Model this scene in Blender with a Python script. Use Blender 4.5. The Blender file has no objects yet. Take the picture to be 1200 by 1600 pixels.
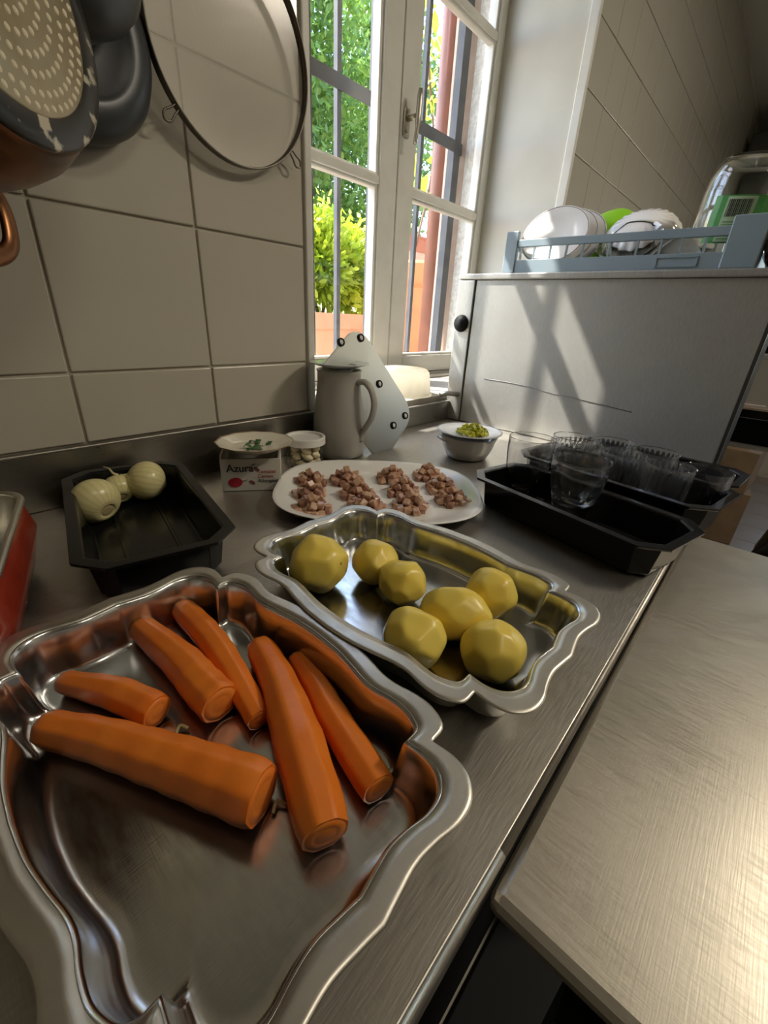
import bpy, bmesh, math, random
import numpy as np
from mathutils import Vector, Matrix

SC = bpy.context.scene
COL = SC.collection
R = math.radians
PI = math.pi

# ------------------------------------------------------------------ camera
# counter top is z = 0, X runs along the window wall, Y towards it
YAW, PITCH, ROLL = 0.8626, 0.4321, 0.0554
cam = bpy.data.cameras.new('camera')
cam_ob = bpy.data.objects.new('camera', cam)
COL.objects.link(cam_ob)
fw = Vector((math.sin(YAW) * math.cos(PITCH), math.cos(YAW) * math.cos(PITCH), -math.sin(PITCH)))
rt = Vector((math.cos(YAW), -math.sin(YAW), 0))
up = rt.cross(fw)
c_, s_ = math.cos(ROLL), math.sin(ROLL)
rt, up = c_ * rt + s_ * up, -s_ * rt + c_ * up
M = Matrix((rt, up, -fw)).transposed().to_4x4()
M.translation = (0, 0, 0.27)
cam_ob.matrix_world = M
cam.sensor_width = 36
cam.lens = 663.4 / 1600 * 36
cam.clip_start = 0.01
cam.clip_end = 200
SC.camera = cam_ob

# ------------------------------------------------------------------ light and exposure
SC.view_settings.view_transform = 'Standard'
SC.view_settings.look = 'None'
SC.view_settings.gamma = 1
SC.view_settings.use_curve_mapping = False
SC.view_settings.exposure = 0.52
SC.cycles.use_denoising = True
SC.cycles.max_bounces = 28
SC.cycles.transmission_bounces = 28
SC.cycles.glossy_bounces = 6
SC.cycles.transparent_max_bounces = 24
SC.cycles.caustics_reflective = False
SC.cycles.caustics_refractive = False
SC.cycles.sample_clamp_indirect = 6

world = bpy.data.worlds.new('sky')
SC.world = world
world.use_nodes = True
wn = world.node_tree
sky = wn.nodes.new('ShaderNodeTexSky')
sky.sky_type = 'NISHITA'
sky.sun_disc = False
sky.sun_elevation = R(51)
sky.sun_rotation = R(-27)
bgn = wn.nodes['Background']
wn.links.new(sky.outputs[0], bgn.inputs[0])
bgn.inputs[1].default_value = 0.92

SUN_DIR = Vector((0.54, -1.0, -1.48)).normalized()
sl = bpy.data.lights.new('sun', 'SUN')
sl.energy = 9.5
sl.angle = R(0.6)
sl.color = (1.0, 0.95, 0.86)
so = bpy.data.objects.new('sun', sl)
so.rotation_euler = SUN_DIR.to_track_quat('-Z', 'Y').to_euler()
so.location = (-1, 3, 4)
COL.objects.link(so)

LAMPS = [((0.35, -1.05, 1.72), 4.0), ((1.85, -1.02, 1.72), 22), ((4.2, -1.05, 1.72), 0.6)]

# ------------------------------------------------------------------ materials
def mat(name, color=(.8, .8, .8), rough=.5, metal=0., **kw):
    m = bpy.data.materials.new(name)
    m.use_nodes = True
    b = m.node_tree.nodes['Principled BSDF']
    b.inputs['Base Color'].default_value = (*color, 1)
    b.inputs['Roughness'].default_value = rough
    b.inputs['Metallic'].default_value = metal
    for k, v in kw.items():
        b.inputs[k].default_value = v
    return m

def nodes(m):
    return m.node_tree.nodes, m.node_tree.links, m.node_tree.nodes['Principled BSDF']

def coords(m, scale=(1, 1, 1), rot=(0, 0, 0)):
    n, l, _ = nodes(m)
    tc = n.new('ShaderNodeTexCoord')
    mp = n.new('ShaderNodeMapping')
    mp.inputs['Scale'].default_value = scale
    mp.inputs['Rotation'].default_value = rot
    l.new(tc.outputs['Object'], mp.inputs['Vector'])
    return mp.outputs['Vector']

def noise(m, scale, detail=4, vec=None, sc=(1, 1, 1), rot=(0, 0, 0), dist=0.):
    n, l, _ = nodes(m)
    t = n.new('ShaderNodeTexNoise')
    t.inputs['Scale'].default_value = scale
    t.inputs['Detail'].default_value = detail
    t.inputs['Distortion'].default_value = dist
    l.new(vec or coords(m, sc, rot), t.inputs['Vector'])
    return t.outputs['Fac']

def ramp(m, fac, stops):
    n, l, _ = nodes(m)
    r = n.new('ShaderNodeValToRGB')
    e = r.color_ramp.elements
    while len(e) < len(stops):
        e.new(.5)
    for el, (p, c) in zip(e, stops):
        el.position = p
        el.color = (*c, 1) if len(c) == 3 else c
    l.new(fac, r.inputs[0])
    return r.outputs[0]

def g(v):
    return (v, v, v)

def bump(m, h, strength=.2, dist=.001):
    n, l, b = nodes(m)
    bp = n.new('ShaderNodeBump')
    bp.inputs['Strength'].default_value = strength
    bp.inputs['Distance'].default_value = dist
    l.new(h, bp.inputs['Height'])
    l.new(bp.outputs[0], b.inputs['Normal'])

def mottled(name, c1, c2, scale, rough=.5, metal=0., bs=0., bd=.001, detail=5, lo=.35, hi=.65, **kw):
    m = mat(name, c1, rough, metal, **kw)
    n, l, b = nodes(m)
    f = noise(m, scale, detail)
    l.new(ramp(m, f, [(lo, c1), (hi, c2)]), b.inputs['Base Color'])
    if bs:
        bump(m, f, bs, bd)
    return m

def brushed(name, color, r0, r1, stretch, rot=(0, 0, 0), scratch=.25, smudge=True):
    m = mat(name, color, (r0 + r1) / 2, 1.)
    n, l, b = nodes(m)
    f = noise(m, 60, 6, sc=stretch, rot=rot)
    f2 = noise(m, 7, 5, dist=.6)
    mx = n.new('ShaderNodeMath'); mx.operation = 'MULTIPLY_ADD'
    l.new(f, mx.inputs[0]); mx.inputs[1].default_value = .55
    sm = n.new('ShaderNodeMath'); sm.operation = 'MULTIPLY'
    l.new(f2, sm.inputs[0]); sm.inputs[1].default_value = .45
    l.new(sm.outputs[0], mx.inputs[2])
    l.new(ramp(m, mx.outputs[0], [(.35, g(r0)), (.65, g(r1))]), b.inputs['Roughness'])
    c2 = tuple(x * .82 for x in color)
    l.new(ramp(m, mx.outputs[0], [(.35, color), (.68, c2)]), b.inputs['Base Color'])
    # fine criss-cross scratches
    fa = noise(m, 40, 2, sc=(1, 26, 1), rot=(0, 0, .5))
    fb = noise(m, 40, 2, sc=(26, 1, 1), rot=(0, 0, .35))
    ad = n.new('ShaderNodeMath'); ad.operation = 'ADD'
    l.new(fa, ad.inputs[0]); l.new(fb, ad.inputs[1])
    ad2 = n.new('ShaderNodeMath'); ad2.operation = 'ADD'
    l.new(ad.outputs[0], ad2.inputs[0]); l.new(f, ad2.inputs[1])
    bump(m, ad2.outputs[0], scratch, .0006)
    return m

def glass(name, color=(1, 1, 1), rough=0., ior=1.45):
    return mat(name, color, rough, 0., **{'Transmission Weight': 1., 'IOR': ior})

def sheet_glass(name, tint=(1, 1, 1), refl=.9, rough=.02):
    m = bpy.data.materials.new(name); m.use_nodes = True
    n, l = m.node_tree.nodes, m.node_tree.links
    n.remove(n['Principled BSDF'])
    lw = n.new('ShaderNodeLayerWeight'); lw.inputs[0].default_value = .5
    pw = n.new('ShaderNodeMath'); pw.operation = 'POWER'; l.new(lw.outputs['Facing'], pw.inputs[0]); pw.inputs[1].default_value = 5
    fr = n.new('ShaderNodeMath'); fr.operation = 'MULTIPLY_ADD'; l.new(pw.outputs[0], fr.inputs[0]); fr.inputs[1].default_value = .8; fr.inputs[2].default_value = .025
    tr = n.new('ShaderNodeBsdfTransparent'); tr.inputs[0].default_value = (*tint, 1)
    gl = n.new('ShaderNodeBsdfGlossy'); gl.inputs['Roughness'].default_value = rough
    gl.inputs['Color'].default_value = (refl, refl, refl, 1)
    mx = n.new('ShaderNodeMixShader')
    l.new(fr.outputs[0], mx.inputs[0]); l.new(tr.outputs[0], mx.inputs[1]); l.new(gl.outputs[0], mx.inputs[2])
    l.new(mx.outputs[0], n['Material Output'].inputs[0])
    return m

def leafy(name, c1, c2, scale, trans=.45):
    m = mat(name, c1, .5)
    n, l, b = nodes(m)
    f = noise(m, scale, 3)
    col = ramp(m, f, [(.35, c1), (.62, c2)])
    l.new(col, b.inputs['Base Color'])
    t = n.new('ShaderNodeBsdfTranslucent'); l.new(col, t.inputs[0])
    mx = n.new('ShaderNodeMixShader'); mx.inputs[0].default_value = trans
    l.new(b.outputs[0], mx.inputs[1]); l.new(t.outputs[0], mx.inputs[2])
    l.new(mx.outputs[0], n['Material Output'].inputs[0])
    return m

MT = {}
MT['counter'] = brushed('counter_steel', (.54, .51, .455), .30, .50, (1, 9, 1), (0, 0, .3), .16)
MT['table'] = brushed('table_steel', (.56, .52, .44), .30, .46, (10, 1, 1), (0, 0, .1), .06)
MT['upstand'] = brushed('upstand_steel', (.40, .38, .34), .26, .40, (1, 1, 6), (0, 0, 0), .06)  # darker than the counter to stand for the dark room it reflects
for k_ in ('counter', 'table'): MT[k_].node_tree.nodes['Principled BSDF'].inputs['Metallic'].default_value = .85
MT['cabinet'] = brushed('cabinet_steel', (.53, .525, .49), .38, .56, (1, 6, 1), (0, 0, 0), .14)
MT['cabinet'].node_tree.nodes['Principled BSDF'].inputs['Metallic'].default_value = .72
MT['tray_steel'] = brushed('tray_steel', (.70, .71, .71), .15, .27, (3, 1, 1), (0, 0, .4), .04)
MT['tray_rim'] = brushed('tray_rim_steel', (.74, .71, .64), .34, .46, (1, 1, 1), (0, 0, 0), .06)
MT['dark_steel'] = mat('dark_steel', (.12, .12, .12), .4, 1.)
MT['tile'] = mottled('wall_tile', (.51, .475, .39), (.55, .515, .43), 3, .16, 0, .03, .002)
MT['tile_r'] = mottled('wall_tile_small', (.43, .41, .355), (.46, .435, .375), 3, .2, 0, .03, .002)
MT['grout'] = mottled('grout', (.40, .36, .29), (.50, .46, .38), 14, .9)
MT['plaster'] = mottled('painted_plaster', (.56, .535, .46), (.62, .595, .52), 6, .75, 0, .5, .006, lo=.3, hi=.7)
MT['frame'] = mottled('white_paint', (.70, .68, .61), (.64, .615, .54), 18, .45, 0, .2, .001, lo=.45, hi=.75)
MT['sill'] = mottled('sill_marble', (.70, .66, .58), (.55, .50, .42), 18, .35, 0, .15, .002)
MT['stucco_pink'] = mottled('pink_render', (.52, .37, .28), (.58, .44, .34), 30, .95, 0, .5, .006)
MT['stucco_white'] = mottled('rough_stucco', (.78, .74, .66), (.62, .57, .48), 60, .95, 0, 1., .012)
MT['iron'] = mottled('grille_iron', (.045, .045, .05), (.075, .072, .07), 20, .6, 0)
MT['pipe'] = mottled('brown_pipe', (.24, .085, .05), (.19, .07, .04), 12, .45)
MT['terracotta'] = mottled('terracotta', (.72, .30, .13), (.62, .26, .12), 8, .85, 0, .3, .003)
MT['terracotta_pale'] = mottled('pale_terracotta', (.66, .45, .32), (.58, .39, .28), 9, .85, 0, .3, .003)
MT['ground'] = mottled('gravel', (.45, .38, .30), (.35, .30, .24), 12, .95)
MT['black_plastic'] = mat('black_plastic', (.008, .008, .009), .2, 0, **{'Specular IOR Level': .28})
MT['white_glaze'] = mat('white_glaze', (.86, .85, .82), .14)
MT['jug'] = mat('jug_glaze', (.40, .385, .345), .28)
MT['carrot'] = mottled('carrot', (.86, .24, .025), (.78, .19, .018), 35, .34, 0, .25, .0006, **{'Subsurface Weight': .15, 'Subsurface Radius': (.01, .004, .002), 'Subsurface Scale': .5})
MT['carrot_end'] = mottled('carrot_core', (.78, .25, .04), (.84, .21, .025), 90, .5)
MT['onion'] = None
MT['glass'] = glass('clear_glass')
MT['pane'] = sheet_glass('window_glass')
MT['floor_tile'] = mottled('floor_tile', (.19, .165, .13), (.23, .20, .16), 6, .4)
MT['wall_paint'] = mat('wall_paint', (.42, .40, .355), .8)
MT['ceiling'] = mat('ceiling_paint', (.72, .70, .65), .9)
MT['black'] = mat('matte_black', (.010, .010, .010), .6, 0, **{'Specular IOR Level': .2})
MT['white_plastic'] = mat('white_plastic', (.78, .77, .73), .35)
MT['card'] = mottled('cardboard', (.17, .115, .07), (.21, .145, .085), 10, .85)

# onion: fine lines from pole to pole
m = mat('onion_skin', (.78, .70, .36), .28, 0, **{'Subsurface Weight': .1, 'Subsurface Scale': .02})
n, l, b = nodes(m)
tc = n.new('ShaderNodeTexCoord')
sx = n.new('ShaderNodeSeparateXYZ'); l.new(tc.outputs['Object'], sx.inputs[0])
at = n.new('ShaderNodeMath'); at.operation = 'ARCTAN2'; l.new(sx.outputs[1], at.inputs[0]); l.new(sx.outputs[0], at.inputs[1])
si = n.new('ShaderNodeMath'); si.operation = 'MULTIPLY'; l.new(at.outputs[0], si.inputs[0]); si.inputs[1].default_value = 22
sn = n.new('ShaderNodeMath'); sn.operation = 'SINE'; l.new(si.outputs[0], sn.inputs[0])
mr = n.new('ShaderNodeMapRange'); l.new(sn.outputs[0], mr.inputs[0]); mr.inputs[1].default_value = -1
l.new(ramp(m, mr.outputs[0], [(.0, (.66, .60, .28)), (.6, (.75, .68, .35))]), b.inputs['Base Color'])
MT['onion'] = m

# potato: yellow with a few dark eyes
m = mat('potato_flesh', (.88, .68, .12), .33, 0, **{'Subsurface Weight': .05, 'Subsurface Radius': (.012, .008, .002), 'Subsurface Scale': .5})
n, l, b = nodes(m)
f = noise(m, 22, 4)
base = ramp(m, f, [(.3, (.86, .63, .08)), (.7, (.93, .75, .17))])
vo = n.new('ShaderNodeTexVoronoi'); vo.inputs['Scale'].default_value = 36
l.new(coords(m), vo.inputs['Vector'])
ey = ramp(m, vo.outputs['Distance'], [(.04, g(0)), (.075, g(1))])
mx = n.new('ShaderNodeMix'); mx.data_type = 'RGBA'
l.new(ey, mx.inputs[0]); mx.inputs[6].default_value = (.16, .10, .02, 1); l.new(base, mx.inputs[7])
l.new(mx.outputs[2], b.inputs['Base Color'])
bump(m, f, .15, .001)
MT['potato'] = m

# ------------------------------------------------------------------ mesh helpers
def add(name, verts, faces, m=None, parent=None, smooth=True, loc=None, rot=None):
    me = bpy.data.meshes.new(name)
    me.from_pydata([tuple(v) for v in verts], [], faces)
    bm = bmesh.new(); bm.from_mesh(me)
    bmesh.ops.recalc_face_normals(bm, faces=bm.faces)
    bm.to_mesh(me); bm.free()
    return link(name, me, m, parent, smooth, loc, rot)

def link(name, me, m=None, parent=None, smooth=True, loc=None, rot=None):
    if m is not None and not me.materials:
        me.materials.append(m)
    if smooth:
        me.polygons.foreach_set('use_smooth', [True] * len(me.polygons))
    o = bpy.data.objects.new(name, me)
    COL.objects.link(o)
    if parent is not None:
        o.parent = parent
    if loc is not None:
        o.location = loc
    if rot is not None:
        o.rotation_euler = rot
    return o

def sharp(o, ang=35):
    o.data.set_sharp_from_angle(angle=R(ang))
    return o

def tag(o, label=None, cat=None, group=None, kind=None):
    if label: o['label'] = label
    if cat: o['category'] = cat
    if group: o['group'] = group
    if kind: o['kind'] = kind
    return o

def thing(name, label, cat, loc=(0, 0, 0), rz=0., group=None, rot=None):
    o = bpy.data.objects.new(name, None)
    o.empty_display_size = .02
    COL.objects.link(o)
    o.location = loc
    o.rotation_euler = rot if rot is not None else (0, 0, rz)
    return tag(o, label, cat, group)

def structure(name, loc=(0, 0, 0)):
    o = bpy.data.objects.new(name, None)
    COL.objects.link(o); o.location = loc
    o['kind'] = 'structure'
    return o

def copy_tree(o, parent=None):
    c = o.copy(); COL.objects.link(c)
    if parent is not None: c.parent = parent
    for ch in list(o.children): copy_tree(ch, c)
    return c

def boxes(lst, bevel=0.):
    bm = bmesh.new()
    for (x0, x1, y0, y1, z0, z1) in lst:
        r = bmesh.ops.create_cube(bm, size=1)
        for v in r['verts']:
            v.co = Vector(((x0 + x1) / 2 + v.co.x * (x1 - x0), (y0 + y1) / 2 + v.co.y * (y1 - y0), (z0 + z1) / 2 + v.co.z * (z1 - z0)))
    if bevel:
        bmesh.ops.bevel(bm, geom=list(bm.edges), offset=bevel, segments=2, affect='EDGES', profile=.5)
    me = bpy.data.meshes.new('box'); bm.to_mesh(me); bm.free()
    return me

def box(name, b, m, parent=None, bevel=0., loc=None, rot=None):
    me = boxes([b] if not isinstance(b, list) else b, bevel); me.name = name
    return link(name, me, m, parent, False, loc, rot)

def sbox(name, b, m, parent=None, bevel=0., kind=True):
    o = box(name, b, m, parent, bevel)
    if kind and parent is None: o['kind'] = 'structure'
    return o

def lathe(prof, n=48, closed=False):
    vs, fs, rings = [], [], []
    for (r, z) in prof:
        if r < 1e-6:
            rings.append([len(vs)]); vs.append((0, 0, z))
        else:
            rings.append(list(range(len(vs), len(vs) + n)))
            vs += [(r * math.cos(2 * PI * k / n), r * math.sin(2 * PI * k / n), z) for k in range(n)]
    seq = list(zip(rings, rings[1:])) + ([(rings[-1], rings[0])] if closed else [])
    for a, c in seq:
        if len(a) == 1 and len(c) == 1: continue
        for k in range(n):
            k2 = (k + 1) % n
            if len(a) == 1: fs.append((a[0], c[k], c[k2]))
            elif len(c) == 1: fs.append((a[k], a[k2], c[0]))
            else: fs.append((a[k], a[k2], c[k2], c[k]))
    return vs, fs

def loft(loops, cap0=False, cap1=False):
    n = len(loops[0]); vs = [tuple(v) for lp in loops for v in lp]; fs = []
    for i in range(len(loops) - 1):
        for k in range(n):
            k2 = (k + 1) % n
            fs.append((i * n + k, i * n + k2, (i + 1) * n + k2, (i + 1) * n + k))
    if cap0: fs.append(tuple(range(n))[::-1])
    if cap1: fs.append(tuple(range((len(loops) - 1) * n, len(loops) * n)))
    return vs, fs

def smooth_path(pts, k=6):
    P = [np.array(p, float) for p in pts]
    P = [2 * P[0] - P[1]] + P + [2 * P[-1] - P[-2]]
    out = []
    for i in range(1, len(P) - 2):
        for t in np.linspace(0, 1, k, endpoint=False):
            a, b_, c, d = P[i - 1], P[i], P[i + 1], P[i + 2]
            out.append(.5 * ((2 * b_) + (-a + c) * t + (2 * a - 5 * b_ + 4 * c - d) * t ** 2 + (-a + 3 * b_ - 3 * c + d) * t ** 3))
    out.append(P[-2])
    return out

def tube(path, rad, n=10, closed=False, cap=True, section=None):
    """sweep a round (or given) section along a path; rad is a number or one per point"""
    P = [np.array(p, float) for p in path]; m_ = len(P)
    rs = rad if hasattr(rad, '__len__') else [rad] * m_
    T = []
    for i in range(m_):
        a = P[(i - 1) % m_] if closed or i > 0 else P[i]
        c = P[(i + 1) % m_] if closed or i < m_ - 1 else P[i]
        t = c - a; T.append(t / (np.linalg.norm(t) + 1e-12))
    ref = np.array([0, 0, 1.]) if abs(T[0][2]) < .9 else np.array([1., 0, 0])
    u = np.cross(ref, T[0]); u /= np.linalg.norm(u)
    loops = []
    for i in range(m_):
        u = u - T[i] * (u @ T[i]); u /= np.linalg.norm(u); v = np.cross(T[i], u)
        if section is None:
            loops.append([P[i] + rs[i] * (math.cos(2 * PI * k / n) * u + math.sin(2 * PI * k / n) * v) for k in range(n)])
        else:
            loops.append([P[i] + rs[i] * (a * u + b_ * v) for a, b_ in section])
    if closed: loops.append(loops[0])
    return loft(loops, cap and not closed, cap and not closed)

def rrect(hx, hy, r, n=6):
    out = []
    for cx, cy, a0 in ((hx - r, hy - r, 0), (-hx + r, hy - r, 90), (-hx + r, -hy + r, 180), (hx - r, -hy + r, 270)):
        for k in range(n + 1):
            a = R(a0 + 90 * k / n)
            out.append((cx + r * math.cos(a), cy + r * math.sin(a)))
    return out

def chamfer_rect(hx, hy, c):
    return [(hx, -hy + c), (hx, hy - c), (hx - c, hy), (-hx + c, hy), (-hx, hy - c), (-hx, -hy + c), (-hx + c, -hy), (hx - c, -hy)]

def join_geo(parts):
    vs, fs = [], []
    for v, f in parts:
        o = len(vs); vs += [tuple(x) for x in v]; fs += [tuple(i + o for i in q) for q in f]
    return vs, fs

def xform(geo, M_):
    return [tuple(M_ @ Vector(v)) for v in geo[0]], geo[1]

def frame_from(nrm, origin=(0, 0, 0)):
    """matrix whose local +Z is nrm and local +Y is as upright as possible"""
    z = Vector(nrm).normalized(); u0 = Vector((0, 0, 1))
    x = u0.cross(z).normalized(); y = z.cross(x)
    M_ = Matrix((x, y, z)).transposed().to_4x4(); M_.translation = origin
    return M_

rng = random.Random(7)

# ================================================================== SETTING
W = 0.714          # inner face of the window wall
sbox('floor', (-1.6, 5.3, -2.3, W, -1.0, -.906), MT['grout'])
floor = bpy.data.objects['floor']
me = boxes([(-.148, .148, -.148, .148, -.006, .004)], .002); me.materials.append(MT['floor_tile'])
for i in range(11):
    for j in range(8):
        link('floor_tile', me, None, floor, False, (1.95 + .302 * i, -1.65 + .302 * j, -.904))
sbox('ceiling', (-1.6, 5.3, -2.3, 1.2, 1.76, 1.86), MT['ceiling'])
sbox('wall_front', (-1.6, 5.3, -2.4, -2.3, -1.0, 1.76), MT['wall_paint'])
sbox('wall_left', (-1.7, -1.6, -2.4, 1.2, -1.0, 1.76), MT['wall_paint'])
# end wall with a daylit doorway
sbox('wall_right', [(5.3, 5.4, -.35, 1.2, -1.0, 1.76), (5.3, 5.4, -2.4, -1.25, -1.0, 1.76), (5.3, 5.4, -1.25, -.35, 1.1, 1.76)], MT['wall_paint'])
d = structure('door_1', (5.34, -.8, -.9))
box('door_frame', [(-.03, .03, -.45, -.40, 0, 2.0), (-.03, .03, .40, .45, 0, 2.0), (-.03, .03, -.45, .45, 1.95, 2.0), (-.03, .03, -.45, .45, .9, .95)], MT['frame'], d)
box('door_panel', (-.015, .015, -.40, .40, .02, .9), MT['frame'], d)
box('door_glass', (-.003, .003, -.40, .40, .95, 1.95), MT['pane'], d)

# the window wall: masonry around the opening, then its tiles
wall = sbox('wall_back', [(-1.6, .576, W, 1.16, -1.0, 1.76), (1.655, 5.3, W, 1.16, -1.0, 1.76), (.576, 1.655, W, 1.16, -1.0, .045), (.576, 1.655, W, 1.16, 1.50, 1.76)], MT['plaster'])
XS = [-.824, -.627, -.430, -.233, -.036, .164, .364, .564]
ZS = [.083, .179, .374, .572, .770, .968, 1.166, 1.364]
grout = box('grout_bed', [(-.83, .566, W - .004, W + .001, .08, 1.37), (1.657, 5.25, W - .004, W + .001, -.12, 1.75)], MT['grout'], wall)
cache = {}
def tile(x0, x1, z0, z1, gap, m, proud=.007):
    k = (round(x1 - x0, 4), round(z1 - z0, 4), m.name)
    if k not in cache:
        hx, hz = (x1 - x0 - gap) / 2, (z1 - z0 - gap) / 2
        cache[k] = boxes([(-hx, hx, -proud, .0, -hz, hz)], .0018)
        cache[k].materials.append(m)
    link('tile', cache[k], None, wall, False, ((x0 + x1) / 2, W - .0005 + rng.uniform(-.0004, .0004), (z0 + z1) / 2),
         (rng.uniform(-.002, .002), rng.uniform(-.0012, .0012), rng.uniform(-.002, .002)))
for i in range(len(XS) - 1):
    for j in range(len(ZS) - 1):
        tile(XS[i], XS[i + 1], ZS[j], ZS[j + 1], .0032, MT['tile'])
for i in range(20):
    for j in range(11):
        x0, z0 = 1.659 + .1595 * i, -.028 + .1595 * j
        tile(x0, x0 + .1595, z0, z0 + .1595, .0028, MT['tile_r'])
sbox('trim_1', [(.566, .582, W - .012, W + .02, .083, 1.74)], MT['frame'], None, .003)
sbox('trim_2', [(1.645, 1.660, W - .010, W + .02, .0, 1.74)], MT['frame'], None, .003)

# window sill, inside and out
sbox('trim_3', [(.576, 1.655, W + .002, 1.03, .045, .068), (.576, 1.655, .97, 1.02, .068, .078)], MT['sill'], None, .002)
sbox('trim_4', [(.55, 1.70, 1.07, 1.22, .02, .06)], MT['stucco_white'], None, .004)
sbox('trim_5', [(1.635, 1.662, 1.062, 1.105, .06, 1.50)], MT['stucco_white'], None, .004)
sbox('trim_6', [(1.640, 1.662, 1.105, 1.20, .06, 1.50)], MT['stucco_pink'], None, .003)

# the window itself: fixed frame, two casements
win = structure('window_1', (0, 1.03, 0))
box('fixed_frame', [(.578, .622, -.02, .05, .07, 1.50), (1.640, 1.655, -.02, .05, .07, 1.50), (.622, 1.640, -.02, .05, 1.47, 1.50), (.622, 1.640, -.03, .05, .066, .084)], MT['frame'], win, .003)
def casement(x0, x1, side):
    # stile widths: hinge side / meeting side
    sl_, sr_ = (.052, .072) if side < 0 else (.074, .028)
    zb, zt = .086, 1.468
    ca = box('casement', [(x0, x0 + sl_, -.022, .024, zb, zt), (x1 - sr_, x1, -.022, .024, zb, zt),
                          (x0 + sl_, x1 - sr_, -.022, .024, zb, .145), (x0 + sl_, x1 - sr_, -.022, .024, 1.43, zt)], MT['frame'], win, .003)
    gx0, gx1 = x0 + sl_, x1 - sr_
    # glazing beads stepped inside the stiles
    box('glazing_bead', [(gx0, gx0 + .010, -.014, .012, .145, 1.43), (gx1 - .010, gx1, -.014, .012, .145, 1.43), (gx0, gx1, -.014, .012, .145, .153)], MT['frame'], ca, .002)
    zm = [.145, .617, 1.10, 1.43]
    for z in zm[1:-1]:
        box('muntin', [(gx0, gx1, -.020, .02, z - .011, z + .011), (gx0, gx1, -.012, .012, z - .018, z + .018)], MT['frame'], ca, .003)
    for za, zb_ in zip(zm, zm[1:]):
        box('pane', (gx0 + .004, gx1 - .004, -.002, .001, za + .004, zb_ - .004), MT['pane'], ca)
    return ca
ca1 = casement(.624, 1.152, -1)
ca2 = casement(1.157, 1.640, 1)
MT['handle'] = mat('old_nickel', (.50, .46, .38), .35, 1.)
h = box('handle', [(1.165, 1.190, -.028, -.022, .735, .80)], MT['handle'], ca2, .002)
add('lever', *join_geo([tube([(1.178, -.026, .775), (1.178, -.062, .775)], .007, 10),
    tube(smooth_path([(1.178, -.060, .715), (1.180, -.064, .765), (1.186, -.062, .835)], 5), [.006] * 5 + [.008] * 5 + [.0055], 10),
    tube([(1.178, -.029, .748), (1.178, -.031, .748)], .004, 8), tube([(1.178, -.029, .79), (1.178, -.031, .79)], .004, 8)]), MT['handle'], ca2)

# ------------------------------------------------------------------ outside the window
gr = thing('window_grille', 'dark iron security grille of upright bars fixed outside the window', 'grille', (0, 1.135, 0))
for x in (.722, .826, .930, 1.034, 1.172, 1.29, 1.408):
    box('bar', (x - .0075, x + .0075, -.0075, .0075, .062, 1.495), MT['iron'], gr)
box('bar', (1.585, 1.625, -.014, .014, .062, 1.495), MT['iron'], gr)
for z in (.835, 1.40):
    box('cross_bar', (.582, 1.639, -.011, -.0076, z - .017, z + .017), MT['iron'], gr)
o = add('drain_pipe', *tube([(1.70, 1.262, -.35), (1.70, 1.262, 2.2)], .034, 20), MT['pipe'])
tag(o, 'brown vertical drain pipe outside right of the iron grille', 'pipe')
sbox('trim_7', [(-1.6, 5.4, 1.16, 1.2, -.4, .02), (1.662, 5.4, 1.161, 1.2, .02, 2.4), (-1.6, .56, 1.161, 1.2, .02, 2.4), (.56, 1.662, 1.161, 1.2, 1.49, 2.4)], MT['stucco_pink'])
sbox('floor_terrace', (-4, 14, 1.2, 14, -.5, -.4), MT['ground'])

def leaves(name, centers, size, m, parent=None, seed=1, up_bias=.3):
    r = np.random.default_rng(seed); N = len(centers)
    d = r.normal(size=(N, 3)); d /= np.linalg.norm(d, axis=1)[:, None]
    q = r.normal(size=(N, 3)); q[:, 2] += up_bias * 3
    s = np.cross(d, q); s /= np.linalg.norm(s, axis=1)[:, None]
    nn = np.cross(d, s)
    L = size * r.uniform(.6, 1.25, N)[:, None]
    V = np.empty((N, 6, 3))
    V[:, 0] = centers - d * L * .5
    V[:, 1] = centers - d * L * .1 + s * L * .24 + nn * L * .06
    V[:, 2] = centers + d * L * .25 + s * L * .18 + nn * L * .04
    V[:, 3] = centers + d * L * .55
    V[:, 4] = centers + d * L * .25 - s * L * .18 + nn * L * .04
    V[:, 5] = centers - d * L * .1 - s * L * .24 + nn * L * .06
    me = bpy.data.meshes.new(name)
    idx = np.arange(N)[:, None] * 6
    F = np.concatenate([idx + np.array([0, 1, 2, 3]), idx + np.array([0, 3, 4, 5])], axis=0)
    me.vertices.add(N * 6); me.vertices.foreach_set('co', V.ravel())
    me.loops.add(F.size); me.loops.foreach_set('vertex_index', F.ravel())
    me.polygons.add(len(F)); me.polygons.foreach_set('loop_start', np.arange(len(F)) * 4)
    me.update(); me.validate()
    return link(name, me, m, parent, False)

def clumps(r, n, blobs, shell=.55):
    """points in a set of ellipsoid clumps, thicker towards their skin"""
    out = []
    wts = np.array([b[3] ** 2 for b in blobs]); wts = wts / wts.sum()
    for b, w in zip(blobs, wts):
        k = int(n * w)
        d_ = r.normal(size=(k, 3)); d_ /= np.linalg.norm(d_, axis=1)[:, None]
        rad = b[3] * (shell + (1 - shell) * r.random(k)) * (.9 + .25 * np.sin(d_[:, 0] * 7 + b[0] * 3) * np.cos(d_[:, 2] * 6))
        out.append(np.array(b[:3]) + d_ * rad[:, None] * np.array([1, 1, b[4] if len(b) > 4 else 1]))
    return np.concatenate(out)

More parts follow.
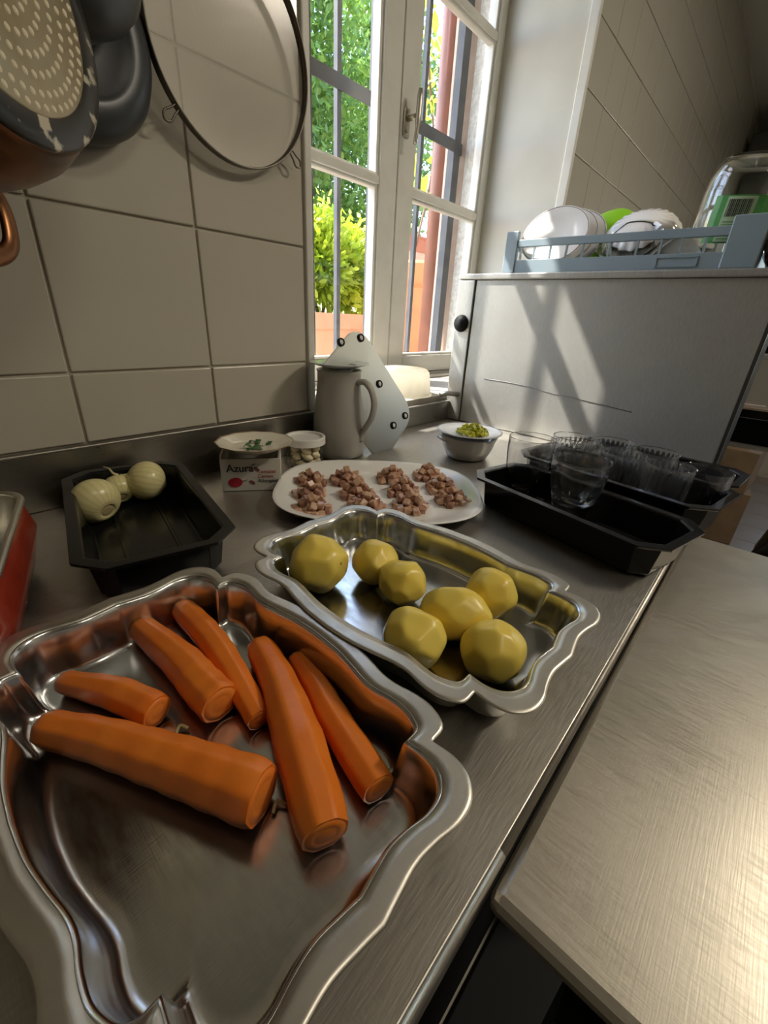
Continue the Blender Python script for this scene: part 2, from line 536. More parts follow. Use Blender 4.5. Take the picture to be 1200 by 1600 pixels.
MT['bark'] = mottled('bark', (.13, .09, .06), (.20, .15, .11), 20, .9, 0, .5, .01)
MT['leaf_dark'] = leafy('tree_leaf', (.075, .17, .035), (.20, .34, .06), 2.2, .4)
MT['leaf_mid'] = leafy('tree_leaf_mid', (.11, .23, .045), (.27, .42, .08), 2.0, .45)
MT['leaf_bright'] = leafy('bush_leaf', (.25, .42, .03), (.55, .68, .06), 5, .4)
MT['leaf_lime'] = leafy('vine_leaf', (.36, .50, .05), (.56, .66, .08), 4, .5)

def tree(label, base, blobs, n, size, m, seed, trunk_r=.09):
    t = thing('garden_tree', label, 'tree', base)
    r = np.random.default_rng(seed)
    B = [(b[0] - base[0], b[1] - base[1], b[2] - base[2], *b[3:]) for b in blobs]
    leaves('foliage', clumps(r, n, B, .35), size, m, t, seed)
    geo = []
    for b in B:
        geo.append(tube(smooth_path([(0, 0, 0), (b[0] * .3, b[1] * .3, b[2] * .5), (b[0], b[1], b[2])], 4), list(np.linspace(trunk_r, .015, 9)), 8))
    add('trunk', *join_geo(geo), MT['bark'], t)
    return t

tree('dark green garden tree seen through the left window panes', (3.5, 4.6, -.4),
     [(3.4, 4.3, 1.1, .62), (3.1, 4.2, 1.9, .7), (3.9, 4.5, 2.0, .75), (3.5, 4.3, 2.8, .75), (2.9, 4.3, 2.7, .55), (4.2, 4.6, 1.2, .6)], 13000, .08, MT['leaf_dark'], 3)
tree('mid green loose tree seen past the window handle', (5.2, 4.9, -.4),
     [(4.9, 4.7, 1.2, .7), (5.4, 4.8, 1.9, .8), (4.8, 4.7, 2.6, .7), (5.6, 4.9, 2.9, .8), (5.0, 4.8, 3.5, .7)], 12000, .085, MT['leaf_mid'], 4)
tree('tall shady tree behind the dark green garden tree', (4.4, 7.2, -.4),
     [(4.0, 7.0, 2.6, 1.1), (5.2, 7.2, 2.2, 1.2), (4.6, 7.2, 4.1, 1.2), (6.4, 7.4, 3.4, 1.3), (3.2, 7.0, 1.5, 1.0), (6.6, 7.6, 1.4, 1.1), (5.8, 7.3, 5.2, 1.2)], 8000, .14, MT['leaf_dark'], 5, .16)

# pale planter with the bright bush, big orange pot, brown trough on a wall
def planter(name, label, loc, hx, hy, h, m, rz=0):
    t = thing(name, label, 'planter', loc, rz)
    lp = lambda s, z: [(x * s, y * s, z) for x, y in rrect(hx, hy, .02, 3)]
    add('body', *loft([lp(.84, 0), lp(.97, h * .88), lp(1.03, h * .88), lp(1.04, h), lp(.95, h), lp(.92, h * .86)], True, False), m, t, False)
    add('soil', *loft([lp(.925, h * .87)], False, True), MT['bark'], t, False)
    return t
planter('rectangular_planter', 'pale terracotta planter below the bright bush outside', (1.80, 2.12, -.4), .245, .18, .67, MT['terracotta_pale'], .12)
b = thing('leafy_bush', 'bright yellow-green bush growing in the pale planter outside', 'bush', (1.80, 2.12, .235))
r = np.random.default_rng(11)
leaves('foliage', clumps(r, 6500, [(0, 0, .26, .25), (-.16, .02, .22, .2), (.2, .02, .24, .24), (.02, .06, .44, .2), (-.14, .05, .40, .17), (.30, .05, .38, .18), (.28, 0, .12, .15), (-.22, 0, .1, .14)], .4), .048, MT['leaf_bright'], b, 11)
add('stem', *join_geo([tube(smooth_path([(x * .3, 0, 0), (x * .7, .01, .15), (x, .03, .36)], 4), list(np.linspace(.012, .004, 9)), 6) for x in (-.18, -.05, .06, .2)]), MT['bark'], b)

t = thing('round_pot', 'large orange terracotta pot outside the right casement', 'pot', (2.46, 1.86, -.4))
add('body', *lathe([(0, 0), (.20, 0), (.25, .35), (.30, .83), (.315, .84), (.33, .86), (.335, .95), (.325, .965), (.30, .965), (.285, .90), (0, .90)], 40), MT['terracotta'], t)
sharp(bpy.data.objects['body.001'] if 'body.001' in bpy.data.objects else t.children[0])
gw = box('garden_wall', (2.9, 7.5, 2.75, 2.9, -.4, .80), MT['stucco_pink'])
tag(gw, 'low rendered garden wall behind the orange pot', 'wall')
planter('flower_trough', 'small red-brown trough standing on the low garden wall', (3.45, 2.82, .80), .45, .06, .13, mottled('trough_clay', (.36, .13, .08), (.42, .17, .10), 9, .8))
v = thing('climbing_vine', 'lime green climbing vine hanging beside the drain pipe', 'vine', (2.62, 2.05, .9))
r = np.random.default_rng(21)
vp = [np.array([math.sin(k * .9) * .09 + r.normal() * .06, r.normal() * .06, k * .013 + r.normal() * .02]) for k in range(150)]
leaves('foliage', np.array(vp), .10, MT['leaf_lime'], v, 21)
add('stem', *join_geo([tube(smooth_path([(-.05, 0, -.2), (.06, 0, .3), (-.05, .02, .9), (.04, 0, 2.0)], 6), .008, 6)]), MT['bark'], v)

shade_vine = thing('climbing_vine', 'unseen leafy vine added outside to shade the window reveal', 'vine', (1.12, 2.0, 1.6))  # unseen foliage added to keep direct sun off the right reveal
r = np.random.default_rng(23)
leaves('foliage', clumps(r, 3600, [(0, 0, .30, .26, 1.2), (0, .02, .75, .28, 1.2), (.02, 0, 1.2, .3, 1.2), (-.02, 0, 1.6, .3)], .1), .10, MT['leaf_lime'], shade_vine, 23)
add('stem', *join_geo([tube(smooth_path([(x, 0, -.2), (x * .5, .05, .7), (x, 0, 1.7)], 5), .008, 6) for x in (-.1, 0, .1)]), MT['bark'], shade_vine)

# ================================================================== COUNTER, TABLE, CABINET
ct = thing('worktop', 'stainless steel worktop with upstand along the tiled wall', 'worktop', (0, 0, 0))
box('top', (-1.2, 1.125, .031, W - .001, -.038, 0), MT['counter'], ct, .003)
add('front_roll', *tube([(-1.2, .0325, -.0036), (.1555, .0325, -.0036)], .0036, 12), MT['counter'], ct)
add('front_roll', *tube([(.1560, .0325, -.0036), (1.125, .0325, -.0036)], .0036, 12), MT['counter'], ct)
box('upstand', [(-1.2, .60, W - .014, W - .001, 0, .080), (.60, 1.085, W - .014, W - .001, 0, .052)], MT['upstand'], ct, .002)
box('upstand_lip', [(-1.2, .60, W - .016, W - .001, .079, .082), (.60, 1.085, W - .016, W - .001, .051, .054)], MT['counter'], ct, .001)
box('front_panel', (-1.2, 1.125, .09, .11, -.9, -.04), MT['black'], ct)  # black colour stands for the unlit void under the worktop
for x in (-1.1, 1.04):
    box('leg', (x, x + .04, .12, .16, -.9, -.04), MT['dark_steel'], ct)

tb = thing('side_table', 'brushed steel table set against the front edge of the worktop', 'table', (0, 0, 0))
box('apron', (.175, .73, -.67, 0, -.09, -.023), MT['black'], tb)
box('top', (.1355, .752, -.70, .0280, -.023, -.0075), MT['table'], tb, .006)
for x in (.17, .70):
    for y in (-.66, -.04):
        box('leg', (x - .02, x + .02, y - .02, y + .02, -.887, -.09), MT['dark_steel'], tb)

cb = thing('dishwasher_cabinet', 'large stainless steel cabinet with a flat side standing on the worktop end', 'cabinet', (1.09, 0, 0))
CY0, CY1, CH = .045, .712, .366
box('side_panel', (0, .012, CY0, .660, .002, CH), MT['cabinet'], cb, .001)
box('corner_post', (-.004, .03, .663, CY1, .002, CH), MT['cabinet'], cb, .002)
box('carcass', [(.012, .04, CY0 + .004, CY1, .002, CH), (.04, .55, CY0 + .004, CY1 - .01, -.899, CH)], MT['black'], cb)
box('edge_strip', (.0, .02, CY0 - .006, CY0, .002, CH), MT['dark_steel'], cb)
box('top_slab', (-.006, .58, CY0 - .015, CY1, CH + .001, CH + .015), MT['cabinet'], cb, .003)
add('hole_disc', *xform(lathe([(0, .010), (.010, .010), (.012, .007), (.020, .006), (.022, 0), (0, 0)], 28), frame_from((-1, 0, 0), (-.004, .690, .262))), MT['black'], cb)  # solid black disc standing in for the dark of an open hole
# a bracket on the corner post
add('hinge_bracket', *join_geo([tube([(-.005, .672, .075), (-.03, .690, .078), (-.05, .705, .074)], .007, 8)]), MT['cabinet'], cb)
# long dent line in the panel
add('seam_line', *tube(smooth_path([(-.0006, .60, .128), (-.0006, .50, .126), (-.0006, .40, .116), (-.0006, .33, .112), (-.0006, .22, .102)], 5), .0008, 6), MT['dark_steel'], cb)

# ================================================================== SERVING TRAYS
A_, B_ = .107, .161
def contour():
    q1 = [(1.03, 0), (1.018, .16), (.985, .29), (.95, .40), (.945, .48), (.968, .57), (.965, .66), (.90, .745)]
    cusp = (.775, .755)
    q2 = [(.785, .85), (.745, .925), (.65, .975), (.52, .985), (.38, .965), (.25, .955), (.12, .965), (0, .978)]
    a = smooth_path(q1 + [cusp], 5); b_ = smooth_path([cusp] + q2, 5)
    quad = [tuple(p_) for p_ in a] + [tuple(p_) for p_ in b_[1:]]
    right_top = quad
    left_top = [(-x, y) for x, y in quad[:-1][::-1]]
    left_bot = [(-x, -y) for x, y in quad[1:]]
    right_bot = [(x, -y) for x, y in quad[1:-1][::-1]]
    return right_top + left_top + left_bot + right_bot
CT = contour()
def tray_geo(prof):
    loops = []
    for inset, z in prof:
        loops.append([(x * (A_ - inset), y * (B_ - inset), z) for x, y in CT])
    return loft(loops)
def serving_tray(label, loc, rot):
    t = thing('serving_tray', label, 'tray', loc, 0, 'scalloped steel serving trays', rot)
    inner = [(.0140, .0400), (.0143, .0400), (.0155, .0393), (.0167, .0370), (.0185, .026), (.0205, .014), (.0225, .006), (.0250, .0022), (.029, .0010), (.034, .0008)]
    vs, fs = tray_geo(inner); nn = len(CT); last = (len(inner) - 1) * nn
    c = len(vs); vs.append((0, 0, .0008))
    fs += [(last + k, last + (k + 1) % nn, c) for k in range(nn)]
    bowl = add('bowl', vs, fs, MT['tray_steel'], t)
    sol = bowl.modifiers.new('thickness', 'SOLIDIFY'); sol.thickness = .0008; sol.offset = -1 
    rim = add('rim', *tray_geo([(.0004, .0382), (0, .0388), (.0006, .0397), (.0022, .0401), (.0030, .0401), (.0085, .0401), (.0140, .0400)]), MT['tray_rim'], t)
    sol = rim.modifiers.new('thickness', 'SOLIDIFY'); sol.thickness = .0008; sol.offset = -1
    return t
serving_tray('scalloped steel serving tray holding six peeled carrots', (.0735, .207, .001), (0, 0, 0))
serving_tray('scalloped steel serving tray holding seven peeled potatoes', (.287, .207, .0035), (0, R(.0), 0))

# ---- carrots
def carrot(label, pts, rads, seed):
    rr = random.Random(seed)
    P = smooth_path(pts, 8); n_ = len(P)
    rs = np.interp(np.linspace(0, 1, n_), np.linspace(0, 1, len(rads)), rads)
    rs = [r_ * (1 + .02 * math.sin(i * 1.3 + seed)) for i, r_ in enumerate(rs)]
    sec = []
    K = 8; off = rr.random()
    for k in range(45):                       # rounded nine-sided section: peeler facets
        a = 2 * PI * k / 45
        ph = ((a / (2 * PI) * K + off) % 1 - .5) * 2 * PI / K
        rad = .85 * math.cos(PI / K) / math.cos(ph) + .17
        sec.append((rad * math.cos(a), rad * math.sin(a)))
    # rounded thin end, flat cut end
    P0 = P[0]; d0 = P[0] - P[1]; d0 /= np.linalg.norm(d0)
    P = [P0 + d0 * rs[0] * .75, P0 + d0 * rs[0] * .62, P0 + d0 * rs[0] * .35] + P
    rs = [rs[0] * .25, rs[0] * .62, rs[0] * .9] + list(rs)
    rs[-1] *= .93
    base = np.array(P[len(P) // 2]); base[2] = 0
    t = thing('peeled_carrot', label, 'carrot', tuple(base), 0, 'peeled carrots in the front tray')
    body = add('body', *tube([p_ - base for p_ in P], rs, section=sec), MT['carrot'], t)
    sharp(body, 50)
    d1 = P[-1] - P[-2]; d1 /= np.linalg.norm(d1)
    M_ = frame_from(d1, P[-1] - base)
    rr_ = rs[-1]
    geo = xform(lathe([(0, .0006), (rr_ * .40, .0006), (rr_ * .46, .0003), (rr_ * .55, .0005), (rr_ * .86, .0003), (rr_ * .9, -.001)], 20), M_)
    add('cut_end', *geo, MT['carrot_end'], t)
    return t
FZ = .0022
def cp(lst):
    return [(x, y, FZ + r_ + dz) for x, y, r_, dz in lst], [r_ for _, _, r_, _ in lst]
carrot('thickest long carrot lying crosswise at the left, nearest the near rim', *cp([(.006, .282, .0115, 0), (.026, .247, .0135, 0), (.044, .210, .0153, 0), (.060, .176, .0168, 0), (.075, .143, .0178, 0)]), 1)
carrot('shortest carrot, lying just behind the thick crosswise one', *cp([(.025, .322, .0085, 0), (.046, .281, .0119, 0), (.059, .246, .0123, 0)]), 2)
carrot('leftmost of the two carrots pointing to the back of the tray', *cp([(.086, .340, .0112, 0), (.0905, .275, .0142, 0), (.090, .245, .015, 0), (.091, .219, .0150, 0)]), 3)
carrot('slim bent carrot beside the back wall, right of its neighbour', *cp([(.122, .341, .0112, 0), (.121, .30, .0118, 0), (.118, .268, .0117, 0), (.112, .23, .0105, 0), (.105, .193, .0090, 0)]), 4)
carrot('big straight carrot tapering to the back, in the middle of the right half', *cp([(.143, .248, .0118, 0), (.131, .207, .0135, 0), (.110, .156, .0162, 0), (.087, .103, .0146, 0)]), 5)
carrot('thin-tipped carrot nearest the right wall of the tray', *cp([(.158, .220, .0076, .001), (.150, .185, .0098, .001), (.141, .158, .0112, 0), (.126, .100, .0117, 0)]), 6)
# shreds stuck to the carrots
for k, (x, y, z) in enumerate([(.078, .139, .004), (.062, .229, .004)]):
    pts = smooth_path([(0, 0, 0), (.005, .003, .002), (.008, -.002, .001)], 4)
    o = add('carrot_peel', *tube(pts, .0012, 6), MT['onion'], None, True, (x, y, z))
    tag(o, ['small pale peel scrap under the cut end of the thick carrot', 'pale peel scrap beside the cut end of the shortest carrot'][k], 'peel')

# ---- potatoes
def potato(label, c, dims, rot, seed):
    rr = np.random.default_rng(seed)
    bm = bmesh.new(); bmesh.ops.create_icosphere(bm, subdivisions=5, radius=1)
    N = 30
    i = np.arange(N) + .5
    ph = np.arccos(1 - 2 * i / N); th = PI * (1 + 5 ** .5) * i
    nrm = np.stack([np.cos(th) * np.sin(ph), np.sin(th) * np.sin(ph), np.cos(ph)], 1) + rr.normal(size=(N, 3)) * .16
    nrm /= np.linalg.norm(nrm, axis=1)[:, None]
    dist = rr.uniform(.90, .985, N)
    for v in bm.verts:
        d_ = np.array(v.co); d_ /= np.linalg.norm(d_)
        dots = np.maximum(nrm @ d_, 1e-3)
        r_ = dist / dots
        k = 42.
        rad = -np.log(np.exp(-k * r_).sum() + math.exp(-k * 1.02)) / k
        lump = 1 + .03 * math.sin(3 * d_[0] + seed) + .02 * math.sin(5 * d_[1] + 2 * seed)
        v.co = Vector(d_ * rad * lump)
    me = bpy.data.meshes.new('peeled_potato'); bm.to_mesh(me); bm.free()
    E_ = Matrix.Rotation(rot[2], 4, 'Z') @ Matrix.Rotation(rot[0], 4, 'X')
    S = Matrix.Diagonal((dims[0] / 2, dims[1] / 2, dims[2] / 2, 1))
    me.transform(E_ @ S)
    zmin = min(v.co.z for v in me.vertices)
    o = link('peeled_potato', me, MT['potato'], None, True, (c[0], c[1], c[2] - zmin))
    tag(o, label, 'potato', 'peeled boiled potatoes in the rear tray')
    return o
PZ = .0043
for k, (lab, x, y, dims, rot) in enumerate([
    ('big round potato at the left end of the rear tray', .242, .293, (.062, .060, .062), (.1, 0, .3)),
    ('small potato furthest back, second from the left', .295, .261, (.054, .050, .047), (0, 0, .9)),
    ('small damp potato just behind the middle, with a ragged glossy top', .288, .217, (.053, .049, .045), (0, 0, .2)),
    ('largest oval potato lying in the middle of the rear tray', .281, .151, (.051, .066, .052), (0, 0, .6)),
    ('potato against the far side wall, at the right', .333, .143, (.050, .052, .052), (.2, 0, 1.2)),
    ('round potato nearest the near rim', .227, .156, (.053, .052, .054), (.1, 0, 2.)),
    ('potato at the right end of the rear tray, nearest the rim cusp', .266, .102, (.052, .051, .052), (.3, 0, 2.6))]):
    potato(lab, (x, y, PZ), dims, rot, 31 + k)

# ================================================================== BLACK TRAYS
def black_tray(label, loc, rz, hx=.076, hy=.150, h=.05, ch=.026, group='black plastic food trays', taper=.008):
    t = thing('food_tray', label, 'tray', loc, rz, group)
    L = lambda ins, z, c: [(x, y, z) for x, y in chamfer_rect(hx - ins, hy - ins, c)]
    fl = .011
    loops = [L(.001, h - .004, ch), L(0, h, ch), L(fl, h, ch - .004), L(fl + .002, h - .002, ch - .005), L(fl + taper, .006, ch - .01), L(fl + taper + .003, .0022, ch - .011)]
    vs, fs = loft(loops, False, True)
    body = add('body', vs, fs, MT['black_plastic'], t, False)
    sol = body.modifiers.new('thickness', 'SOLIDIFY'); sol.thickness = .0018; sol.offset = -1
    bv = body.modifiers.new('bevel', 'BEVEL'); bv.width = .0012; bv.segments = 2; bv.limit_method = 'ANGLE'
    box('floor_ridge', [(-.030, -.026, -hy + .05, hy - .05, .0023, .0038), (.026, .030, -hy + .05, hy - .05, .0023, .0038)], MT['black_plastic'], t, .0006)
    return t
black_tray('black plastic tray holding three peeled onions beside the upstand', (.163, .532, .0005), R(-12.5))
black_tray('black plastic tray nearest the camera at right, holding two clear tumblers', (.604, .162, .0005), R(-13.5), .070, .150)
black_tray('black plastic tray crowded with ribbed glasses, behind the nearer right tray', (.765, .150, .0005), R(-10), .076, .158, .058, taper=.008)
black_tray('black plastic tray half hidden behind the ribbed glasses, next to the cabinet', (.925, .135, .0005), R(-6), .072, .150)

# ---- onions
def onion(label, c, r_, squash, axis, cut):
    prof = [(0, -1.0)] if not cut else [(0, -.80), (.20, -.80), (.33, -.83), (.36, -.86)]
    for a in np.linspace(-72 if not cut else -56, 78, 20):
        prof.append((math.cos(R(a)), math.sin(R(a)) * (.92 if a < 0 else 1.0)))
    prof += [(.16, 1.06), (.10, 1.18), (.085, 1.3), (0, 1.32)] if not cut else [(.12, 1.0), (0, 1.01)]
    vs, fs = lathe([(a * r_, z * r_ * squash) for a, z in prof], 40)
    M_ = frame_from(axis)
    t = thing('peeled_onion', label, 'onion', c, 0, 'peeled onions in the left tray')
    o = add('bulb', vs, fs, MT['onion'], t)
    o.matrix_local = M_
    if cut:
        e = add('root_end', *lathe([(0, -.815), (.1, -.83), (.28, -.815), (.3, -.80)], 24), mottled('onion_root', (.42, .33, .16), (.58, .50, .28), 120, .7), t)
        e.matrix_local = M_ @ Matrix.Diagonal((r_, r_, r_ * squash, 1))
    else:
        pts = smooth_path([(0, 0, 1.28 * r_), (.10 * r_, .1 * r_, 1.5 * r_), (.0, .25 * r_, 1.7 * r_), (-.25 * r_, .2 * r_, 1.95 * r_)], 4)
        e = add('dry_tip', *tube(pts, list(np.linspace(.08, .02, len(pts)) * r_), 7), mottled('dry_onion', (.55, .48, .26), (.66, .60, .36), 60, .7), t)
        e.matrix_local = M_
    return t
onion('largest peeled onion, root end cut off and facing the camera', (.135, .612, .0315), .0305, .90, (-.25, .80, .35), True)
onion('small peeled onion tucked between the two larger ones', (.176, .655, .0245), .0215, .92, (.1, .9, .45), True)
onion('peeled greenish onion with its dry stem tip still on', (.212, .645, .0315), .029, .92, (-.72, .30, .28), False)

# ================================================================== MEAT PLATTER
pc = Vector((.479, .425, 0)); prz = R(-47)
def superell(hx, hy, n_, k=72):
    out = []
    for i in range(k):
        a = 2 * PI * i / k; c, s = math.cos(a), math.sin(a)
        out.append((hx * math.copysign(abs(c) ** (2 / n_), c), hy * math.copysign(abs(s) ** (2 / n_), s)))
    return out
t = thing('oval_platter', 'large white oval platter with piles of diced meat', 'platter', tuple(pc), prz)
HX, HY = .163, .135
pl = [(.050, .001), (.046, .0045), (.010, .0145), (.001, .0180), (0, .0190), (.001, .0198), (.006, .0188), (.030, .0100), (.040, .0070), (.050, .0060)]
loops = [[(x, y, z) for x, y in superell(HX - i_, HY - i_, 2.9)] for i_, z in pl]
add('dish', *loft(loops, True, True), MT['white_glaze'], t)

MT['meat'] = [mottled('diced_meat_a', (.46, .22, .14), (.70, .48, .32), 90, .28), mottled('diced_meat_b', (.52, .30, .19), (.26, .11, .09), 110, .28), mottled('diced_meat_c', (.70, .48, .33), (.52, .29, .19), 80, .28)]
cubes = []
for k in range(9):
    bm = bmesh.new(); bmesh.ops.create_cube(bm, size=1)
    rr = random.Random(k)
    for v_ in bm.verts:
        v_.co = Vector((v_.co.x * rr.uniform(.8, 1.2), v_.co.y * rr.uniform(.8, 1.25), v_.co.z * rr.uniform(.75, 1.1))) * .0105
    bmesh.ops.bevel(bm, geom=list(bm.edges), offset=.0012, segments=1, affect='EDGES')
    me = bpy.data.meshes.new('meat_cube'); bm.to_mesh(me); bm.free()
    me.materials.append(MT['meat'][k % 3]); cubes.append(me)
piles = [((.423, .530), 'rear', 'left'), ((.387, .484), 'middle', 'left'), ((.356, .443), 'front', 'left'),
         ((.477, .497), 'rear', 'second'), ((.448, .444), 'middle', 'second'), ((.424, .397), 'front', 'second'),
         ((.545, .452), 'rear', 'third'), ((.512, .402), 'middle', 'third'), ((.474, .355), 'front', 'third'),
         ((.605, .418), 'rear', 'right'), ((.574, .366), 'middle', 'right'), ((.540, .322), 'front', 'right')]
for (cx, cy), row, colm in piles:
    spots = []
    sp = .0112
    for i in range(-3, 4):
        for j in range(-3, 4):
            x, y = i * sp + (j % 2) * sp / 2, j * sp * .87
            if math.hypot(x, y) < .0245 + rng.uniform(-.004, .004): spots.append((x, y, 0))
    spots = spots[:17]
    for i in range(7):
        a = 2 * PI * i / 6 + rng.random(); q = 0 if i == 6 else .0135
        spots.append((q * math.cos(a), q * math.sin(a), 1 if i < 6 else 1.9))
    for x, y, lev in spots:
        o = link('meat_cube', rng.choice(cubes), None, None, False,
                 (cx + x * 1.05 + rng.uniform(-.002, .002), cy + y * 1.05 + rng.uniform(-.002, .002), .0112 + lev * .0092),
                 (rng.uniform(-.35, .35) * (1 + lev), rng.uniform(-.35, .35) * (1 + lev), rng.uniform(0, 3)))
        tag(o, 'small cube of diced meat in the %s pile of the %s column on the platter' % (row, colm), 'meat cube', 'diced meat, %s pile of the %s column' % (row, colm))

# ================================================================== PRINTED BOX, PLATE, HERBS
bx = thing('tomato_box', 'small white printed cardboard tomato box under a flowered plate', 'box', (.308, .607, 0), math.atan2(-.051, .071))
BW, BD, BH = .092, .095, .054
MT['box_card'] = mottled('white_card', (.72, .69, .62), (.66, .62, .54), 10, .7)
box('front_wall', (0, BW, 0, .003, .001, BH), MT['box_card'], bx)
box('back_wall', (0, BW, BD - .003, BD, .001, BH + .004), MT['box_card'], bx)
box('side_wall', (0, .003, .003, BD - .003, .001, BH + .006), MT['box_card'], bx)
box('side_wall', (BW - .003, BW, .003, BD - .003, .001, BH + .008), MT['box_card'], bx)
box('bottom', (.003, BW - .003, .003, BD - .003, .001, .004), MT['card'], bx)
box('inner_flap', (.008, BW - .008, .006, .03, BH - .010, BH - .008), MT['card'], bx)
def text(s, size, loc, m, parent, rot=(PI / 2, 0, 0), bold=0.):
    c = bpy.data.curves.new('lettering', 'FONT'); c.body = s; c.size = size; c.extrude = .0001; c.offset = bold
    c.materials.append(m)
    t_ = bpy.data.objects.new('lettering_curve', c); COL.objects.link(t_)
    me = bpy.data.meshes.new_from_object(t_.evaluated_get(bpy.context.evaluated_depsgraph_get()))
    bpy.data.objects.remove(t_)
    me.materials.clear()
    return link('lettering', me, m, parent, False, loc, rot)
INK = mat('black_ink', (.03, .03, .03), .6); RED = mat('red_ink', (.45, .06, .05), .6); TOM = mottled('tomato_red', (.55, .03, .05), (.42, .02, .04), 60, .4)
text('Azura', .0172, (.0085, -.0004, .0335), INK, bx, bold=.0003)
for i, (s_, mm) in enumerate([('Tomates', RED), ('Cerises', RED), ('Allongées', INK)]):
    text(s_, .0082, (.0555, -.0004, .0305 - .0078 * i), mm, bx)
def flat_ellipse(name, cx, cz, a, b_, m, tilt=0.):
    pts = [(cx + a * math.cos(q) * math.cos(tilt) - b_ * math.sin(q) * math.sin(tilt), -.0005, cz + a * math.cos(q) * math.sin(tilt) + b_ * math.sin(q) * math.cos(tilt)) for q in np.linspace(0, 2 * PI, 25)[:-1]]
    return add(name, [(x, y + .0004, z) for x, y, z in pts] + pts, [tuple(range(24, 48))] + [(k, (k + 1) % 24, 24 + (k + 1) % 24, 24 + k) for k in range(24)], m, bx, False)
flat_ellipse('tomato_print', .0205, .0155, .0110, .0082, TOM, .1)
BRN = mat('brown_ink', (.20, .08, .06), .6)
flat_ellipse('leaf_print', .0545, .0372, .0050, .0028, BRN, -.6)
flat_ellipse('leaf_print', .0465, .0150, .0050, .0026, BRN, -.6)
add('stalk_print', *tube([(.0315, -.0004, .0175), (.0365, -.0004, .0185), (.0395, -.0004, .0205)], .0004, 5), mat('green_ink', (.10, .16, .06), .6), bx)
add('stalk_print', *tube([(.0475, -.0004, .0435), (.0535, -.0004, .0460)], .0007, 5), INK, bx)

# scalloped (polygonal) plate
pt = thing('side_plate', 'cream twelve-sided plate with floral rim resting on the printed box', 'plate', (.3665, .597, BH + .0087), 0)
MT['cream'] = mat('cream_glaze', (.74, .70, .58), .16)
MT['gilt'] = mat('brown_rim', (.36, .24, .13), .35)
def poly(r_, z, k=12, sub=3):
    out = []
    for i in range(k):
        a0, a1 = 2 * PI * i / k, 2 * PI * (i + 1) / k
        for s in range(sub):
            f_ = s / sub
            out.append((r_ * ((1 - f_) * math.cos(a0) + f_ * math.cos(a1)), r_ * ((1 - f_) * math.sin(a0) + f_ * math.sin(a1)), z))
    return out
add('dish', *loft([poly(.032, 0), poly(.036, .001), poly(.0605, .0125), poly(.0612, .0138), poly(.058, .0130), poly(.040, .0058), poly(.034, .0045)], True, True), MT['cream'], pt)
add('rim_line', *tube(poly(.0612, .0136), .0007, 6, True), MT['gilt'], pt)
FL = mottled('flower_print', (.42, .22, .18), (.30, .27, .20), 120, .3)
for a, rr0 in ((200, .049), (15, .049), (100, .050)):
    geo = []
    for dx, dy, s in ((0, 0, .006), (.006, .003, .004), (-.006, .002, .004), (.002, -.005, .0035)):
        geo.append(([(dx + s * math.cos(q), dy + s * .6 * math.sin(q), 0) for q in np.linspace(0, 2 * PI, 11)[:-1]], [tuple(range(10))]))
    g2 = join_geo(geo)
    M_ = Matrix.Translation((rr0 * math.cos(R(a)), rr0 * math.sin(R(a)), .0096)) @ Matrix.Rotation(R(a), 4, 'Z') @ Matrix.Rotation(-.35, 4, 'Y')
    add('flower_print', *xform(g2, M_), FL, pt, False)
MT['herb'] = mottled('herb_leaf', (.035, .10, .03), (.07, .17, .05), 80, .45)
def leaf_mesh(L, wd, curl):
    vs, fs = [], []
    for i in range(7):
        f_ = i / 6; w_ = wd * math.sin(PI * min(1, f_ * .95 + .05)) ** .8
        for s in (-1, 0, 1):
            vs.append((L * f_, s * w_, curl * math.sin(PI * f_) - .25 * abs(s) * w_ + .0012 * math.sin(i * 2.2 + s)))
    for i in range(6):
        for s in range(2):
            fs.append((i * 3 + s, i * 3 + s + 1, (i + 1) * 3 + s + 1, (i + 1) * 3 + s))
    return vs, fs
for k, (dx, dy, lab, parts) in enumerate([
    (-.012, -.010, 'largest sprig of green herb leaves, nearest on the flowered plate', [(0, .020, .007, .004), (2.0, .016, .005, .007), (3.6, .014, .005, .003), (5.2, .018, .006, .003)]),
    (.012, .016, 'middle herb sprig at the back of the flowered plate', [(.4, .014, .005, .003), (2.8, .014, .005, .004), (4.6, .011, .004, .002)]),
    (.024, -.006, 'smallest herb sprig at the right of the flowered plate', [(.9, .010, .004, .003), (3.4, .009, .004, .003)])]):
    t = thing('herb_sprig', lab, 'herb', (.3665 + dx, .597 + dy, BH + .0145), 0, 'herb sprigs on the flowered plate')
    for a, L, w_, cu in parts:
        add('leaf', *xform(leaf_mesh(L, w_, cu), Matrix.Rotation(a, 4, 'Z')), MT['herb'], t)

# ---- jar of garlic
j = thing('garlic_jar', 'small clear jar with white lid full of peeled garlic', 'jar', (.487, .621, 0.0005))
MT['jar_plastic'] = sheet_glass('jar_plastic', (.985, .985, .975), .8, .08)
add('body', *lathe([(0, 0), (.030, 0), (.0335, .003), (.0345, .045), (.0345, .052), (.0335, .052), (.0335, .045), (.0322, .004), (0, .0022)], 40), MT['jar_plastic'], j)
lid = add('lid', *lathe([(0, .0560), (.031, .0560), (.0325, .0600), (.0365, .0602), (.0378, .059), (.0378, .047), (.0366, .046), (.0352, .047), (.0352, .0535), (0, .0540)], 40), MT['white_plastic'], j)
sharp(lid)
MT['garlic'] = mottled('garlic', (.84, .74, .48), (.88, .80, .58), 40, .4)
gv, gf = lathe([(0, 0)] + [(.0088 * math.sin(PI * f_) ** .8 * (1.15 - .45 * f_), .026 * f_) for f_ in np.linspace(.06, .94, 9)] + [(0, .026)], 14)
